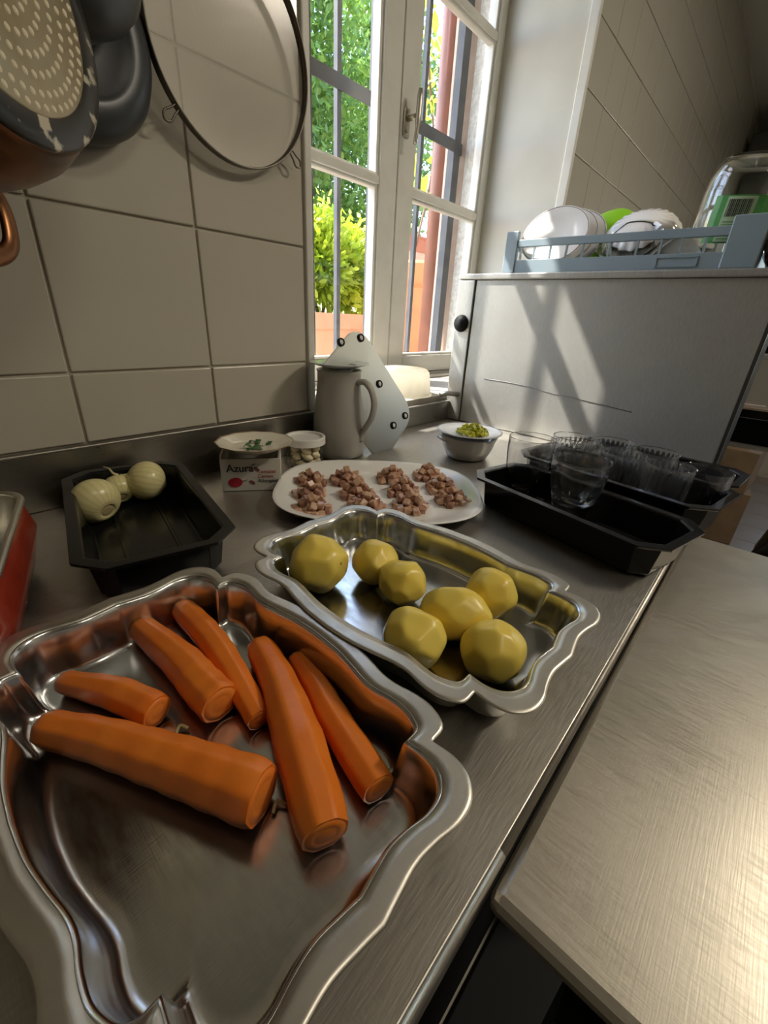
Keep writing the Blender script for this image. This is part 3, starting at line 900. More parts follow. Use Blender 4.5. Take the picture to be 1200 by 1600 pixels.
gme = bpy.data.meshes.new('garlic_clove'); gme.from_pydata([(x, y * .8, z - .013) for x, y, z in gv], [], gf); gme.materials.append(MT['garlic'])
gp = []
for ring, zz in ((6, .012), (6, .026), (5, .039)):
    for k in range(ring):
        a = 2 * PI * k / ring + zz * 40
        gp.append((.0205 * math.cos(a), .0205 * math.sin(a), zz, a))
for k, (x, y, z, a) in enumerate(gp):
    o = link('garlic_clove', gme, None, None, True, (.487 + x, .621 + y, z), (1.2 + rng.uniform(-.3, .3), rng.uniform(-.4, .4), a + rng.uniform(-.4, .4)))
    tag(o, 'peeled garlic clove inside the lidded jar', 'garlic', 'garlic cloves in the jar')

# ---- jug with saucer on top
JX, JY = .592, .642
jg = thing('stoneware_jug', 'tall pale grey stoneware jug with a handle, covered by a saucer', 'jug', (JX, JY, .0003))
jp = [(0, 0), (.046, 0), (.0515, .004), (.0525, .015), (.0528, .045), (.0515, .075), (.0480, .105), (.0445, .130), (.0425, .148), (.0425, .166), (.0445, .170), (.0430, .171), (.0390, .166), (.0390, .148), (.042, .12), (.048, .06), (.046, .01), (0, .006)]
add('body', *lathe(jp, 56), MT['jug'], jg)
hd = Vector((.30, -.95, 0)).normalized()
def hpt(r_, z): return (hd.x * r_, hd.y * r_, z)
sec = [(math.cos(a) * 1.0, math.sin(a) * .62) for a in np.linspace(0, 2 * PI, 17)[:-1]]
add('handle', *tube(smooth_path([hpt(.040, .150), hpt(.056, .152), hpt(.070, .140), hpt(.078, .115), hpt(.074, .088), hpt(.062, .066), hpt(.0535, .050), hpt(.050, .036)], 6), [.0095] * 12 + [.0088] * 20 + [.0082] * 11, section=sec), MT['jug'], jg)
sc_ = thing('covering_saucer', 'small white saucer lying on top of the grey jug', 'saucer', (JX, JY, .1716))
MT['blue_glaze'] = mat('bluish_glaze', (.66, .69, .70), .12)
add('dish', *lathe([(0, 0), (.022, 0), (.024, .002), (.050, .0085), (.0575, .0110), (.0580, .0122), (.0560, .0124), (.036, .0075), (.026, .0042), (0, .004)], 48), MT['blue_glaze'], sc_)
add('foot_line', *tube([(.034 * math.cos(a), .034 * math.sin(a), .0072) for a in np.linspace(0, 2 * PI, 37)[:-1]], .0006, 5, True), mat('blue_line', (.25, .32, .42), .3), sc_)

# ---- leaning translucent board with rubber feet
kk = .30
BM = Matrix(((1, 0, 0), (0, kk / math.hypot(1, kk), -1 / math.hypot(1, kk)), (0, 1 / math.hypot(1, kk), kk / math.hypot(1, kk)))).to_4x4()
BM.translation = (0, .601, 0.0045)
bd = thing('cutting_board', 'translucent white plastic board with ringed rubber feet leaning at the window', 'board', (0, 0, 0))
MT['frost'] = mat('frosted_plastic', (.80, .78, .70), .25, 0, **{'Transmission Weight': .35, 'IOR': 1.3})
n, l, b_ = nodes(MT['frost'])
tn = n.new('ShaderNodeBsdfTranslucent'); tn.inputs[0].default_value = (.85, .82, .72, 1)
mx = n.new('ShaderNodeMixShader'); mx.inputs[0].default_value = .75
l.new(b_.outputs[0], mx.inputs[1]); l.new(tn.outputs[0], mx.inputs[2]); l.new(mx.outputs[0], n['Material Output'].inputs[0])
ca_, sa_ = -.565, .825
def bpt(u_, v_, z): return (.670 + u_ * sa_ + v_ * ca_, .112 - u_ * ca_ + v_ * sa_, z)
rr_pts = rrect(.085, .122, .045, 10)
loops = [[bpt(x * s, y * s, z) for x, y in rr_pts] for s, z in ((.985, -.0002), (1, .0008), (1, .0032), (.985, .004))]
add('sheet', *xform(loft(loops, True, True), BM), MT['frost'], bd)
for X_, L_ in ((.611, .222), (.668, .230), (.701, .136), (.725, .044), (.770, .060), (.610, .120)):
    M_ = BM @ Matrix.Translation((X_, L_, .004))
    f_ = add('rubber_foot', *xform(lathe([(.0050, .001), (.0050, .0050), (.0054, .006), (.0074, .006), (.0080, .005), (.0083, 0), (.0050, 0)], 20), M_), MT['black'], bd)
    add('foot_core', *xform(lathe([(0, .0048), (.0046, .0048), (.0049, .0042), (.0049, 0), (0, 0)], 16), M_), MT['white_plastic'], f_)

# ---- clear tub upside down on the sill
tbm = MT['frost']
nf = 40
def flute(r_, z, amp): return [(r_ * (1 + amp * math.cos(PI * k)) * math.cos(2 * PI * k / nf), r_ * (1 + amp * math.cos(PI * k)) * math.sin(2 * PI * k / nf), z) for k in range(nf)]
tb_ = thing('plastic_tub', 'clear fluted plastic tub standing upside down on the window sill', 'tub', (.985, .80, .0685))
add('body', *loft([flute(.086, 0, 0), flute(.086, .006, 0), flute(.080, .008, .03), flute(.072, .062, .03), flute(.066, .070, .012), flute(.050, .072, 0), flute(.02, .070, 0)], False, True), tbm, tb_)

# ---- bowl with saucer and chopped yellow pickle
BX, BY = .792, .452
bw = thing('white_bowl', 'deep white bowl covered with a saucer near the cabinet', 'bowl', (BX, BY, .0003))
add('body', *lathe([(0, 0), (.036, 0), (.043, .004), (.052, .022), (.0575, .042), (.060, .0475), (.061, .049), (.059, .0495), (.054, .042), (.046, .018), (.034, .007), (0, .006)], 56), MT['white_glaze'], bw)
for s in (-1,):
    a0 = R(150)
    add('lug', *tube(smooth_path([(.056 * math.cos(a0 + q), .056 * math.sin(a0 + q), .043) if abs(q) > .2 else (.066 * math.cos(a0 + q), .066 * math.sin(a0 + q), .045) for q in (-.3, -.15, 0, .15, .3)], 4), .004, 8), MT['white_glaze'], bw)
bs = thing('bowl_saucer', 'white saucer with grey rim line lying over the white bowl', 'saucer', (BX, BY, .0500))
add('dish', *lathe([(0, .0), (.046, .0), (.054, .0035), (.0660, .0075), (.0688, .0085), (.0690, .0098), (.066, .0100), (.052, .006), (.044, .003), (0, .003)], 56), MT['white_glaze'], bs)
add('rim_line', *tube([(.0665 * math.cos(a), .0665 * math.sin(a), .0101) for a in np.linspace(0, 2 * PI, 49)[:-1]], .0007, 5, True), mat('grey_line', (.35, .36, .36), .3), bs)
geo = []
r = np.random.default_rng(5)
for k in range(190):
    a = r.uniform(0, 2 * PI); q = .031 * math.sqrt(r.random()); hmax = .020 * (1 - (q / .034) ** 2)
    s = r.uniform(.0022, .0040)
    v_, f_ = loft([[(x * s, y * s, z * s) for x, y in ((-1, -.7), (1, -.9), (.8, .8), (-.9, 1))] for z in (-.6, .6)], True, True)
    M_ = Matrix.Translation((q * math.cos(a), q * math.sin(a), .0055 + r.uniform(0, 1) * hmax)) @ Matrix.Rotation(r.uniform(0, 3), 4, Vector(r.normal(size=3)))
    geo.append(xform((v_, f_), M_))
o = add('chopped_pickle', *join_geo(geo), mottled('yellow_pickle', (.62, .58, .05), (.42, .46, .05), 120, .35), None, False, (BX - .002, BY - .008, .0500))
tag(o, 'heap of finely chopped yellow-green pickle on the bowl saucer', 'pickle', None, 'stuff')

# ================================================================== DRINKING GLASSES
def ribbed_loop(r_, z, amp, n_=192, ribs=24):
    return [(r_ * (1 + amp * math.cos(ribs * 2 * PI * k / n_)) * math.cos(2 * PI * k / n_), r_ * (1 + amp * math.cos(ribs * 2 * PI * k / n_)) * math.sin(2 * PI * k / n_), z) for k in range(n_)]
def glass_plain(h, rt_, rb, base=.008, belly=0., wall=.0016):
    f = [0, .02, .06, .14, .3, .5, .7, .85, .94, .985, 1]
    outer = [(rb + (rt_ - rb) * x ** .75 + belly * math.sin(PI * x), h * x) for x in f]
    inner = [(max(.002, a - wall), z) for a, z in outer if z > base + .004]
    prof = [(0, 0), (rb * .5, 0), (rb * .86, 0), (rb * .95, -.0)] + outer + [(rt_ - wall * .5, h + .0007)] + inner[::-1] + [(rb * .9, base + .003), (rb * .75, base + .0008), (rb * .4, base), (0, base)]
    return lathe(prof, 72)
def glass_ribbed(h, rt_, rb, base=.007):
    n_ = 96
    L_ = [ribbed_loop(rb * .85, 0, 0)]
    for x in (0, .03, .1, .25, .45, .65, .80, .86, .92, .97, .995, 1):
        amp = .034 if x < .80 else .034 * max(0, (.92 - x) / .12)
        L_.append(ribbed_loop(rb + (rt_ - rb) * x, .001 + h * x, amp))
    L_.append(ribbed_loop(rt_ - .0012, h + .0018, 0))
    for x in (1, .99, .96, .85, .65, .45, .28, .16, .12): L_.append(ribbed_loop(rb + (rt_ - rb) * x - .0024, .001 + h * x, 0))
    L_.append(ribbed_loop(rb * .80, base + .0006, 0))
    L_.append(ribbed_loop(rb * .5, base, 0))
    return loft(L_, True, True)
def glass_faceted(h, rt_, rb):
    """thick tumbler whose round rim runs down into a four-lobed square base"""
    n_ = 64
    def lp(r_, z, sq):
        out = []
        for k in range(n_):
            a = 2 * PI * k / n_ + PI / 4
            q = 1 / (abs(math.cos(a)) ** 4 + abs(math.sin(a)) ** 4) ** .25
            rr_ = r_ * ((1 - sq) + sq * q * .9) * (1 - .05 * sq * (1 - abs(math.cos(2 * a))))
            out.append((rr_ * math.cos(a), rr_ * math.sin(a), z))
        return out
    L_ = [lp(rb * .8, 0, 1), lp(rb, .002, 1), lp(rb * 1.10, h * .12, .95), lp(rb * 1.22, h * .3, .6), lp(rb + (rt_ - rb) * .78, h * .55, .25), lp(rt_ * .98, h * .8, 0), lp(rt_, h * .95, 0), lp(rt_, h * .985, 0), lp(rt_ - .0008, h, 0), lp(rt_ - .0022, h * .987, 0), lp(rt_ - .0024, h * .95, 0),
          lp(rt_ * .94, h * .8, 0), lp(rt_ * .80, h * .55, 0), lp(rt_ * .60, h * .34, 0), lp(rt_ * .36, h * .25, 0)]
    return loft(L_, True, True)
def brightened_glass(name, k_clear, k_bright, rough):  # translucent white brightens the glass in place of light caught in it
    m_ = glass(name, (1, 1, 1), rough)
    n_, l_, b_ = nodes(m_)
    tr_ = n_.new('ShaderNodeBsdfTransparent'); df = n_.new('ShaderNodeBsdfTranslucent'); df.inputs[0].default_value = (.85, .88, .86, 1)
    m1 = n_.new('ShaderNodeMixShader'); m1.inputs[0].default_value = k_clear
    l_.new(b_.outputs[0], m1.inputs[1]); l_.new(tr_.outputs[0], m1.inputs[2])
    m2 = n_.new('ShaderNodeMixShader'); m2.inputs[0].default_value = k_bright
    l_.new(m1.outputs[0], m2.inputs[1]); l_.new(df.outputs[0], m2.inputs[2])
    l_.new(m2.outputs[0], n_['Material Output'].inputs[0])
    return m_
MT['glass'] = brightened_glass('tumbler_glass', .08, .004, .0)
MT['ribbed'] = brightened_glass('ribbed_glass', .08, .016, .0)
MT['glass2'] = glass('green_tint_glass', (.97, 1, .98))
def put(name, geo, label, loc, group, rz=0, m=None):
    o = add(name, *geo, m or MT['glass'], None, True, loc, (0, 0, rz)); sharp(o, 40)
    return tag(o, label, 'glass', group)
put('tumbler', glass_plain(.096, .0375, .021, .010, .004), 'plain clear tumbler standing alone at the left end of the nearest tray', (.682, .270, .0042), 'clear tumblers')
put('faceted_tumbler', glass_faceted(.094, .0405, .026), 'thick clear tumbler with a square faceted base in the nearest tray', (.636, .173, .0042), 'clear tumblers', R(20))
put('tumbler', glass_plain(.088, .0395, .024, .008, .002), 'plain clear tumbler directly behind the faceted one', (.742, .215, .0042), 'clear tumblers')
rg = glass_ribbed(.082, .0345, .0285)
GZ = .0042
for lab, x, y in [('ribbed glass furthest left in the crowded tray, behind the plain tumblers', .806, .245),
                  ('ribbed glass in the back row, second from the left', .833, .182),
                  ('ribbed glass in the front row, just right of the faceted tumbler', .766, .148),
                  ('ribbed glass in the back row at the right', .822, .112),
                  ('ribbed glass in the front row, left of the plain glass at the tray end', .752, .079)]:
    put('ribbed_glass', rg, lab, (x, y, GZ), 'ribbed glasses', rng.random(), MT['ribbed'])
put('tumbler', glass_plain(.082, .0350, .030, .006, 0), 'plain clear glass at the right end of the crowded tray', (.776, .036, GZ) , 'clear tumblers')

# ================================================================== RACK OF DISHES ON THE CABINET
RZ = CH + .0155
rk = thing('dish_rack', 'grey-blue plastic dish rack full of dishes on the steel cabinet', 'rack', (1.10, 0, RZ))
MT['rack'] = mottled('rack_plastic', (.27, .35, .40), (.31, .39, .44), 10, .45)
ry0, ry1, rx1 = .096, .596, .48
zb1, zr0, zr1 = .028, .054, .070
box('base_wall', [(0, .006, ry0, ry1, 0, zb1), (rx1 - .006, rx1, ry0, ry1, 0, zb1), (0, rx1, ry0, ry0 + .006, 0, zb1), (0, rx1, ry1 - .006, ry1, 0, zb1)], MT['rack'], rk, .001)
box('top_rail', [(0, .008, ry0, ry1, zr0, zr1), (rx1 - .008, rx1, ry0, ry1, zr0, zr1), (0, rx1, ry0, ry0 + .008, zr0, zr1), (0, rx1, ry1 - .008, ry1, zr0, zr1)], MT['rack'], rk, .0015)
box('corner_post', [(-.002, .010, ry1 - .030, ry1 + .002, 0, .088), (0, .04, ry1 - .006, ry1 + .002, 0, .088)], MT['rack'], rk, .002)
box('corner_post', [(-.002, .010, ry0 - .002, .149, 0, .085), (0, .06, ry0 - .002, ry0 + .006, 0, .085)], MT['rack'], rk, .002)
box('corner_post', [(rx1 - .01, rx1, ry1 - .042, ry1, 0, .088)], MT['rack'], rk, .002)
box('corner_post', [(rx1 - .01, rx1, ry0, ry0 + .042, 0, .088)], MT['rack'], rk, .002)
for y in (.556, .523, .484, .446, .410, .354, .300, .257, .222, .182):
    box('slat', (.001, .005, y - .002, y + .002, zb1, zr0), MT['rack'], rk)
for k in range(9):
    box('slat', (rx1 - .005, rx1 - .001, .16 + .045 * k - .002, .16 + .045 * k + .002, zb1, zr0), MT['rack'], rk)
box('floor_grid', [(.01 + .045 * k, .014 + .045 * k, ry0 + .006, ry1 - .006, .002, .008) for k in range(11)] + [(.006, rx1 - .006, ry0 + .02 + .045 * k, ry0 + .024 + .045 * k, .002, .008) for k in range(11)], MT['rack'], rk)
box('label_frame', [(-.0015, .001, .186, .188, .005, .0225), (-.0015, .001, .256, .258, .005, .0225), (-.0015, .001, .186, .258, .005, .0065), (-.0015, .001, .186, .258, .021, .0225)], MT['rack'], rk)

def standing(name, label, cat, geo, m, c, nrm, group=None, extra=None):
    o = bpy.data.objects.new(name, None); COL.objects.link(o); tag(o, label, cat, group)
    o.matrix_world = frame_from(nrm, c)
    p_ = add('dish', *geo, m, o); sharp(p_, 50)
    if extra: add(extra[0], *extra[1], extra[2], o)
    return o
plate_geo = lathe([(a * .9, z * .9) for a, z in [(0, .0), (.045, 0), (.05, .003), (.078, .010), (.0845, .0125), (.085, .014), (.080, .0145), (.052, .0085), (.044, .0055), (0, .005)]], 56)
for k, (dx, lab) in enumerate([(0, 'white plate leaning nearest the camera in the dish rack'), (.030, 'white plate leaning second in the dish rack'), (.058, 'white plate leaning third in the dish rack')]):
    standing('dinner_plate', lab, 'plate', plate_geo, MT['white_glaze'], (1.165 + dx, .505 - dx * .35, RZ + .078), (-.80, -.10, .50), 'white plates in the dish rack',
             ('rim_line', tube([(.0738 * math.cos(a), .0738 * math.sin(a), .0132) for a in np.linspace(0, 2 * PI, 49)[:-1]], .0007, 5, True), mat('plate_line', (.20, .16, .14), .3)))
lime = mat('lime_plastic', (.28, .62, .02), .3)
standing('lime_bowl', 'lime green plastic colander bowl standing on edge in the rack', 'bowl', lathe([(0, .060), (.03, .058), (.058, .044), (.074, .020), (.080, 0), (.083, 0), (.083, .002), (.079, .022), (.061, .048), (.032, .062), (0, .064)], 48), lime, (1.315, .425, RZ + .080), (-.72, .10, .62), None,
         ('slot', join_geo([boxgeo for boxgeo in [tube([(.045 + .012 * q, -.035 + .012 * k, .0), (.045 + .012 * q, -.030 + .012 * k, .001)], .001, 5) for k in range(3) for q in range(2)]]), lime))
fl = []
for r_, z in ((.0, .045), (.03, .044), (.055, .034), (.070, .018), (.077, 0), (.0795, .0), (.073, .020), (.058, .037), (.031, .047), (.0, .048)):
    fl.append([(max(r_, .0005) * (1 + (.035 * math.cos(20 * 2 * PI * k / 80) if r_ > .03 else 0)) * math.cos(2 * PI * k / 80), max(r_, .0005) * (1 + (.035 * math.cos(20 * 2 * PI * k / 80) if r_ > .03 else 0)) * math.sin(2 * PI * k / 80), z) for k in range(80)])
standing('fluted_bowl', 'white fluted bowl turned over beside the lime bowl', 'bowl', loft(fl, True, True), MT['white_glaze'], (1.245, .335, RZ + .076), (-.60, -.05, .78))
standing('glass_dish', 'clear round glass dish lying in front of the fluted bowl', 'bowl', lathe([(0, 0), (.04, 0), (.05, .006), (.062, .024), (.066, .026), (.064, .028), (.058, .024), (.046, .008), (0, .004)], 48), MT['glass2'], (1.180, .335, RZ + .045), (-.70, 0, .7))
standing('pot_lid', 'domed grey steel lid in the rack left of the jar', 'lid', lathe([(0, .022), (.015, .0215), (.045, .012), (.062, .003), (.066, 0), (.067, .002), (.060, .006), (.044, .0145), (0, .025)], 48), MT['cabinet'], (1.290, .262, RZ + .050), (-.35, .1, .93))
# white folded lid leaning at the right of the rack
w_ = thing('container_cover', 'white square plastic lid leaning behind the rack slats at right', 'cover', (1.128, .215, RZ + .010), 0, None, (R(-38), R(-8), 0))
box('panel', (0, .004, -.035, .035, 0, .055), MT['white_plastic'], w_, .001)
box('lip', [(-.006, .0, -.035, .035, 0, .004), (-.006, 0, -.035, .035, .051, .055)], MT['white_plastic'], w_, .001)

# upside-down jar with a green label
jr = thing('storage_jar', 'big clear glass jar upside down with green label in the rack', 'jar', (1.220, .168, RZ + .009), 0, None, (R(4), R(-4), 0))
jr.scale = (1.08, 1.08, 1.12)
jb = [(.050, 0), (.052, .012), (.060, .022), (.0635, .035), (.0640, .115), (.062, .140), (.054, .160), (.046, .167), (.040, .168), (0, .1635)]
ji = [(0, .158), (.038, .1615), (.044, .160), (.051, .154), (.058, .137), (.0605, .115), (.0600, .035), (.056, .024), (.0485, .013), (.047, 0)]
add('body', *lathe(jb + ji, 56, True), MT['glass2'], jr)
LAB = mottled('green_label', (.05, .26, .05), (.08, .34, .07), 30, .4)
def band(r_, a0, a1, z0, z1, k=20):
    return loft([[(q * math.cos(a), q * math.sin(a), z) for q, z in ((r_, z0), (r_, z1), (r_ + .0003, z1), (r_ + .0003, z0))] for a in np.linspace(a0, a1, k)], True, True)
lb = add('label', *band(.0643, R(150), R(330), .040, .108), LAB, jr, False)
add('label_panel', *band(.0648, R(168), R(206), .042, .106, 10), mat('label_pale', (.42, .55, .34), .5), lb, False)
add('barcode', *join_geo([band(.0653, R(171 + 2.4 * k), R(171 + 2.4 * k + (1.4 if k % 3 else .8)), .078, .102, 3) for k in range(13)]), INK, lb, False)
add('small_print', *join_geo([band(.0653, R(171), R(203 - 3 * (k % 3)), .046 + .004 * k, .0472 + .004 * k, 8) for k in range(7)]), mat('print_green', (.10, .30, .08), .5), lb, False)

# pack of fruit wrapped in film at the right edge
pk = thing('fruit_pack', 'film wrapped pack of dark red fruit at the right edge of the rack', 'package', (1.160, .040, RZ), 0, None, (R(-12), R(6), R(0)))
PKF = mottled('printed_film', (.55, .45, .40), (.28, .03, .06), 38, .25, lo=.48, hi=.56)
vs, fs = lathe([(0, 0), (.04, 0), (.06, .02), (.066, .05), (.066, .075), (.058, .095), (.030, .108), (0, .110)], 36)
vs = [(x * (1 + .05 * math.sin(9 * math.atan2(y, x) + z * 60)), y * .72 * (1 + .05 * math.sin(7 * math.atan2(y, x))), z) for x, y, z in vs]
add('film', vs, fs, PKF, pk)
PKB = mat('pack_stripe', (.10, .10, .11), .4)
add('barcode', *join_geo([tube([(-.050 - .002 * k % .01, .020 - .0035 * k, .012), (-.064, .018 - .0035 * k, .045)], .0010, 5) for k in range(7)]), PKB, pk, False)

# ================================================================== PANS AND SIEVE ON THE WALL
rail = thing('hanging_rail', 'steel rail on the tiles that the pans and sieve hang from', 'rail', (0, 0, 0))
add('bar', *tube([(-.35, .665, .83), (.55, .665, .83)], .008, 12), MT['cabinet'], rail)
for x in (-.3, .08, .5):
    add('bracket', *tube([(x, .664, .83), (x, W - .006, .83)], .006, 8), MT['cabinet'], rail)

cop = mottled('tarnished_copper', (.20, .085, .04), (.045, .033, .03), 9, .30, 1., .1, .002, lo=.40, hi=.62)
worn = mat('worn_black_base', (.03, .028, .025), .3, .3)
n, l, b_ = nodes(worn)
f_ = noise(worn, 38, 6)
l.new(ramp(worn, f_, [(.56, (.035, .032, .028)), (.61, (.62, .55, .42))]), b_.inputs['Base Color'])
bump(worn, f_, .4, .0008)
disc_m = mottled('bronze_disc', (.48, .40, .26), (.38, .30, .17), 16, .38, .6, .1, .001)
dot_m = mat('pale_dot', (.80, .72, .52), .35)

pn = Vector((.63, -.76, .13)).normalized()
po = thing('copper_pot', 'tarnished copper pot with dotted base hanging at the left edge', 'pot', (0, 0, 0))
PM = frame_from(pn, (.119, .494, .496))
po.matrix_world = PM
# local +Z is the outward normal of the base
PS = 1.05
prof = [(.0985, 0), (.113, -.001), (.1165, -.003), (.1175, -.006), (.122, -.012), (.130, -.024), (.134, -.040), (.135, -.062), (.134, -.085), (.130, -.104), (.127, -.112), (.124, -.112), (.127, -.10), (.130, -.06), (.120, -.02), (.10, -.012), (0, -.012)]
add('body', *lathe([(a * PS, z * 1.35) for a, z in prof], 72), cop, po)
add('base_ring', *lathe([(a * PS, z) for a, z in [(.0950, .0015), (.0985, .0025), (.1130, .0012), (.1150, -.0005), (.1150, -.004)]], 72), worn, po)
add('base_disc', *lathe([(a * PS, z) for a, z in [(0, .0022), (.0935, .0022), (.0950, .0012), (.0960, -.002)]], 72), disc_m, po)
geo = []
for ring_r, cnt in ((.008, 6), (.0185, 13), (.029, 20), (.0395, 27), (.050, 34), (.0605, 41), (.071, 48), (.0815, 55), (.0895, 60)):
    for k in range(cnt):
        a = 2 * PI * k / cnt + ring_r * 55
        M_ = Matrix.Translation((ring_r * PS * math.cos(a), ring_r * PS * math.sin(a), .0022))
        geo.append(xform(([(.0027 * math.cos(q), .0027 * math.sin(q), 0) for q in np.linspace(0, 2 * PI, 9)[:-1]] + [(.0017 * math.cos(q), .0017 * math.sin(q), .0007) for q in np.linspace(0, 2 * PI, 9)[:-1]],
                          [tuple(range(8, 16))] + [(i, (i + 1) % 8, 8 + (i + 1) % 8, 8 + i) for i in range(8)]), M_))
dd = add('embossed_dot', *join_geo(geo), dot_m, po, False); dd['kind'] = 'stuff'
hs = [(math.cos(a), math.sin(a) * .5) for a in np.linspace(0, 2 * PI, 13)[:-1]]
for sgn in (-1, 1):
    pts = [(-.038, sgn * .127, -.085), (-.036, sgn * .150, -.085), (-.022, sgn * .172, -.085), (.0, sgn * .178, -.085), (.022, sgn * .172, -.085), (.036, sgn * .150, -.085), (.038, sgn * .127, -.085)]
    pts = [tuple(Matrix.Rotation(R(16), 4, 'Z') @ Vector((x * PS, y * PS, z * 1.3))) for x, y, z in pts]
    add('loop_handle', *tube(smooth_path(pts, 5), .0085, section=hs), mottled('copper_handle', (.36, .17, .08), (.24, .11, .05), 20, .35, 1.), po)

ci = mottled('black_iron', (.045, .047, .05), (.065, .067, .07), 14, .38, .4, .25, .001)
def iron_pan(label, c, nrm, R_, depth, rim_r, inner=True):
    o = bpy.data.objects.new('iron_pan', None); COL.objects.link(o); tag(o, label, 'pan', 'black iron pans on the wall')
    o.matrix_world = frame_from(nrm, c)
    if inner:
        prof = [(0, -.004), (R_ * .60, -.004), (R_ * .64, -.001), (R_ * .68, 0), (R_ * .80, -.001), (R_ * .92, -.008), (R_, -.022), (R_ * 1.01, -depth), (R_ * .99, -depth), (R_ * .96, -.025), (R_ * .86, -.012), (0, -.010)]
    else:
        prof = [(0, 0), (R_ * .55, -.002), (R_ * .78, -.010), (R_ * .92, -.026), (R_, -.055), (R_ * 1.02, -depth), (R_ * .99, -depth), (R_ * .96, -.055), (R_ * .76, -.016), (0, -.006)]
    add('body', *lathe(prof, 64), ci, o)
    add('handle', *tube([(0, R_ * .99, -depth * .8), (0, R_ + .10, -depth * .8 - .003)], .008, section=[(math.cos(a) * 1.5, math.sin(a) * .5) for a in np.linspace(0, 2 * PI, 11)[:-1]]), ci, o)
    return o
iron_pan('round-bottomed black iron pan in front, hanging right of the copper pot', (.252, .572, .577), (.62, -.70, -.05), .078, .085, .08, False)
iron_pan('flat black iron frying pan against the tiles behind the copper pot', (.226, .650, .533), (.18, -.98, .02), .100, .045, .1, True)

# round flat sieve
sv = thing('round_sieve', 'large round wire mesh sieve hanging on the tiles beside the window', 'sieve', (.436, .685, .582), 0, None, (R(3), 0, R(2)))
SR = .122
ringpts = lambda r_, y: [(r_ * math.cos(a), y, r_ * math.sin(a)) for a in np.linspace(0, 2 * PI, 73)[:-1]]
wire = mat('sieve_wire', (.20, .18, .15), .4, .9)
add('rim', *join_geo([tube(ringpts(SR, -.007), .0015, 8, True), tube(ringpts(SR, .003), .0013, 8, True), loft([ringpts(SR + .0006, -.007), ringpts(SR + .0006, .003), ringpts(SR - .0006, .003), ringpts(SR - .0006, -.007), ringpts(SR + .0006, -.007)])]), wire, sv)
mesh_m = mat('wire_mesh', (.46, .43, .36), .45, .4)
n, l, b_ = nodes(mesh_m)
fx = []
tc = n.new('ShaderNodeTexCoord'); sx = n.new('ShaderNodeSeparateXYZ'); l.new(tc.outputs['Object'], sx.inputs[0])
for ax in (0, 2):
    mu = n.new('ShaderNodeMath'); mu.operation = 'MULTIPLY'; l.new(sx.outputs[ax], mu.inputs[0]); mu.inputs[1].default_value = 1 / .0019
    fr = n.new('ShaderNodeMath'); fr.operation = 'FRACT'; l.new(mu.outputs[0], fr.inputs[0])
    lt = n.new('ShaderNodeMath'); lt.operation = 'LESS_THAN'; l.new(fr.outputs[0], lt.inputs[0]); lt.inputs[1].default_value = .27
    fx.append(lt)
mxm = n.new('ShaderNodeMath'); mxm.operation = 'MAXIMUM'; l.new(fx[0].outputs[0], mxm.inputs[0]); l.new(fx[1].outputs[0], mxm.inputs[1])
l.new(mxm.outputs[0], b_.inputs['Alpha'])
dome = []
for k, fr_ in enumerate((1.0, .93, .80, .6, .4, .2)):
    dome.append(ringpts(SR * fr_ - .0007, .003 + .005 * (1 - fr_ ** 4)))
vs, fs = loft(dome); c = len(vs); vs.append((0, .0081, 0)); fs += [((len(dome) - 1) * 72 + k, (len(dome) - 1) * 72 + (k + 1) % 72, c) for k in range(72)]
add('mesh', vs, fs, mesh_m, sv)
for a in (R(222), R(318), R(90)):
    ca, sa = math.cos(a), math.sin(a); ta = (-sa, ca)
    pts = [((SR + q) * ca + s * ta[0], -.005, (SR + q) * sa + s * ta[1]) for q, s in ((0, -.003), (.010, -.004), (.020, -.006), (.026, 0), (.020, .006), (.010, .004), (0, .003))]
    add('wire_loop', *tube(smooth_path(pts, 4), .0014, 7), wire, sv)
for x, y0, z0, lab in ((.452, .680, .722, 'sieve'), (.196, .648, .745, 'flat frying pan')):
    o = add('rail_hook', *tube(smooth_path([(x, .651, .822), (x, .650, .838), (x, .665, .846), (x, .680, .836), (x, .682, .80), (x, y0, z0 + .02), (x, y0 - .01, z0), (x, y0 - .018, z0 + .012)], 5), .0025, 8), MT['cabinet'])
    tag(o, 'steel S-hook on the rail holding the ' + lab, 'hook')
for (a, b2), lab in (((.10, .83), 'copper pot'), ((.222, .83), 'round-bottomed pan')):
    tgt = (.128 - .05, .59, .685) if lab == 'copper pot' else (.17, .615, .735)
    o = add('rail_hook', *tube(smooth_path([(a, .651, .822), (a, .665, .846), (a, .676, .83), ((a + tgt[0]) / 2, .64, .78), tgt, (tgt[0] + .01, tgt[1] - .012, tgt[2] + .012)], 5), .0025, 8), MT['cabinet'])
    tag(o, 'steel S-hook on the rail holding the ' + lab, 'hook')

# ================================================================== LEFT EDGE: RED DISH
rd = thing('red_dish', 'red enamel roasting dish with a steel rim at the left edge of the worktop', 'dish', (-.068, .482, .0005), R(-16))
REDM = mottled('red_enamel', (.36, .045, .02), (.28, .03, .015), 16, .18)
lp = lambda hx, hy, r_, z: [(x, y, z) for x, y in rrect(hx, hy, r_, 6)]
add('body', *loft([lp(.085, .085, .02, 0), lp(.100, .100, .025, .012), lp(.110, .112, .03, .05), lp(.105, .106, .03, .078), lp(.103, .104, .03, .082)], True, False), REDM, rd)
add('rim', *tube(lp(.105, .106, .03, .083), .0032, 8, True), MT['tray_rim'], rd)
add('lining', *loft([lp(.1035, .1045, .03, .0835), lp(.096, .097, .03, .055), lp(.086, .087, .03, .015), lp(.07, .07, .02, .010)], False, True), brushed('lining_steel', (.55, .53, .47), .28, .4, (1, 8, 1), (0, 0, 0), .1), rd)

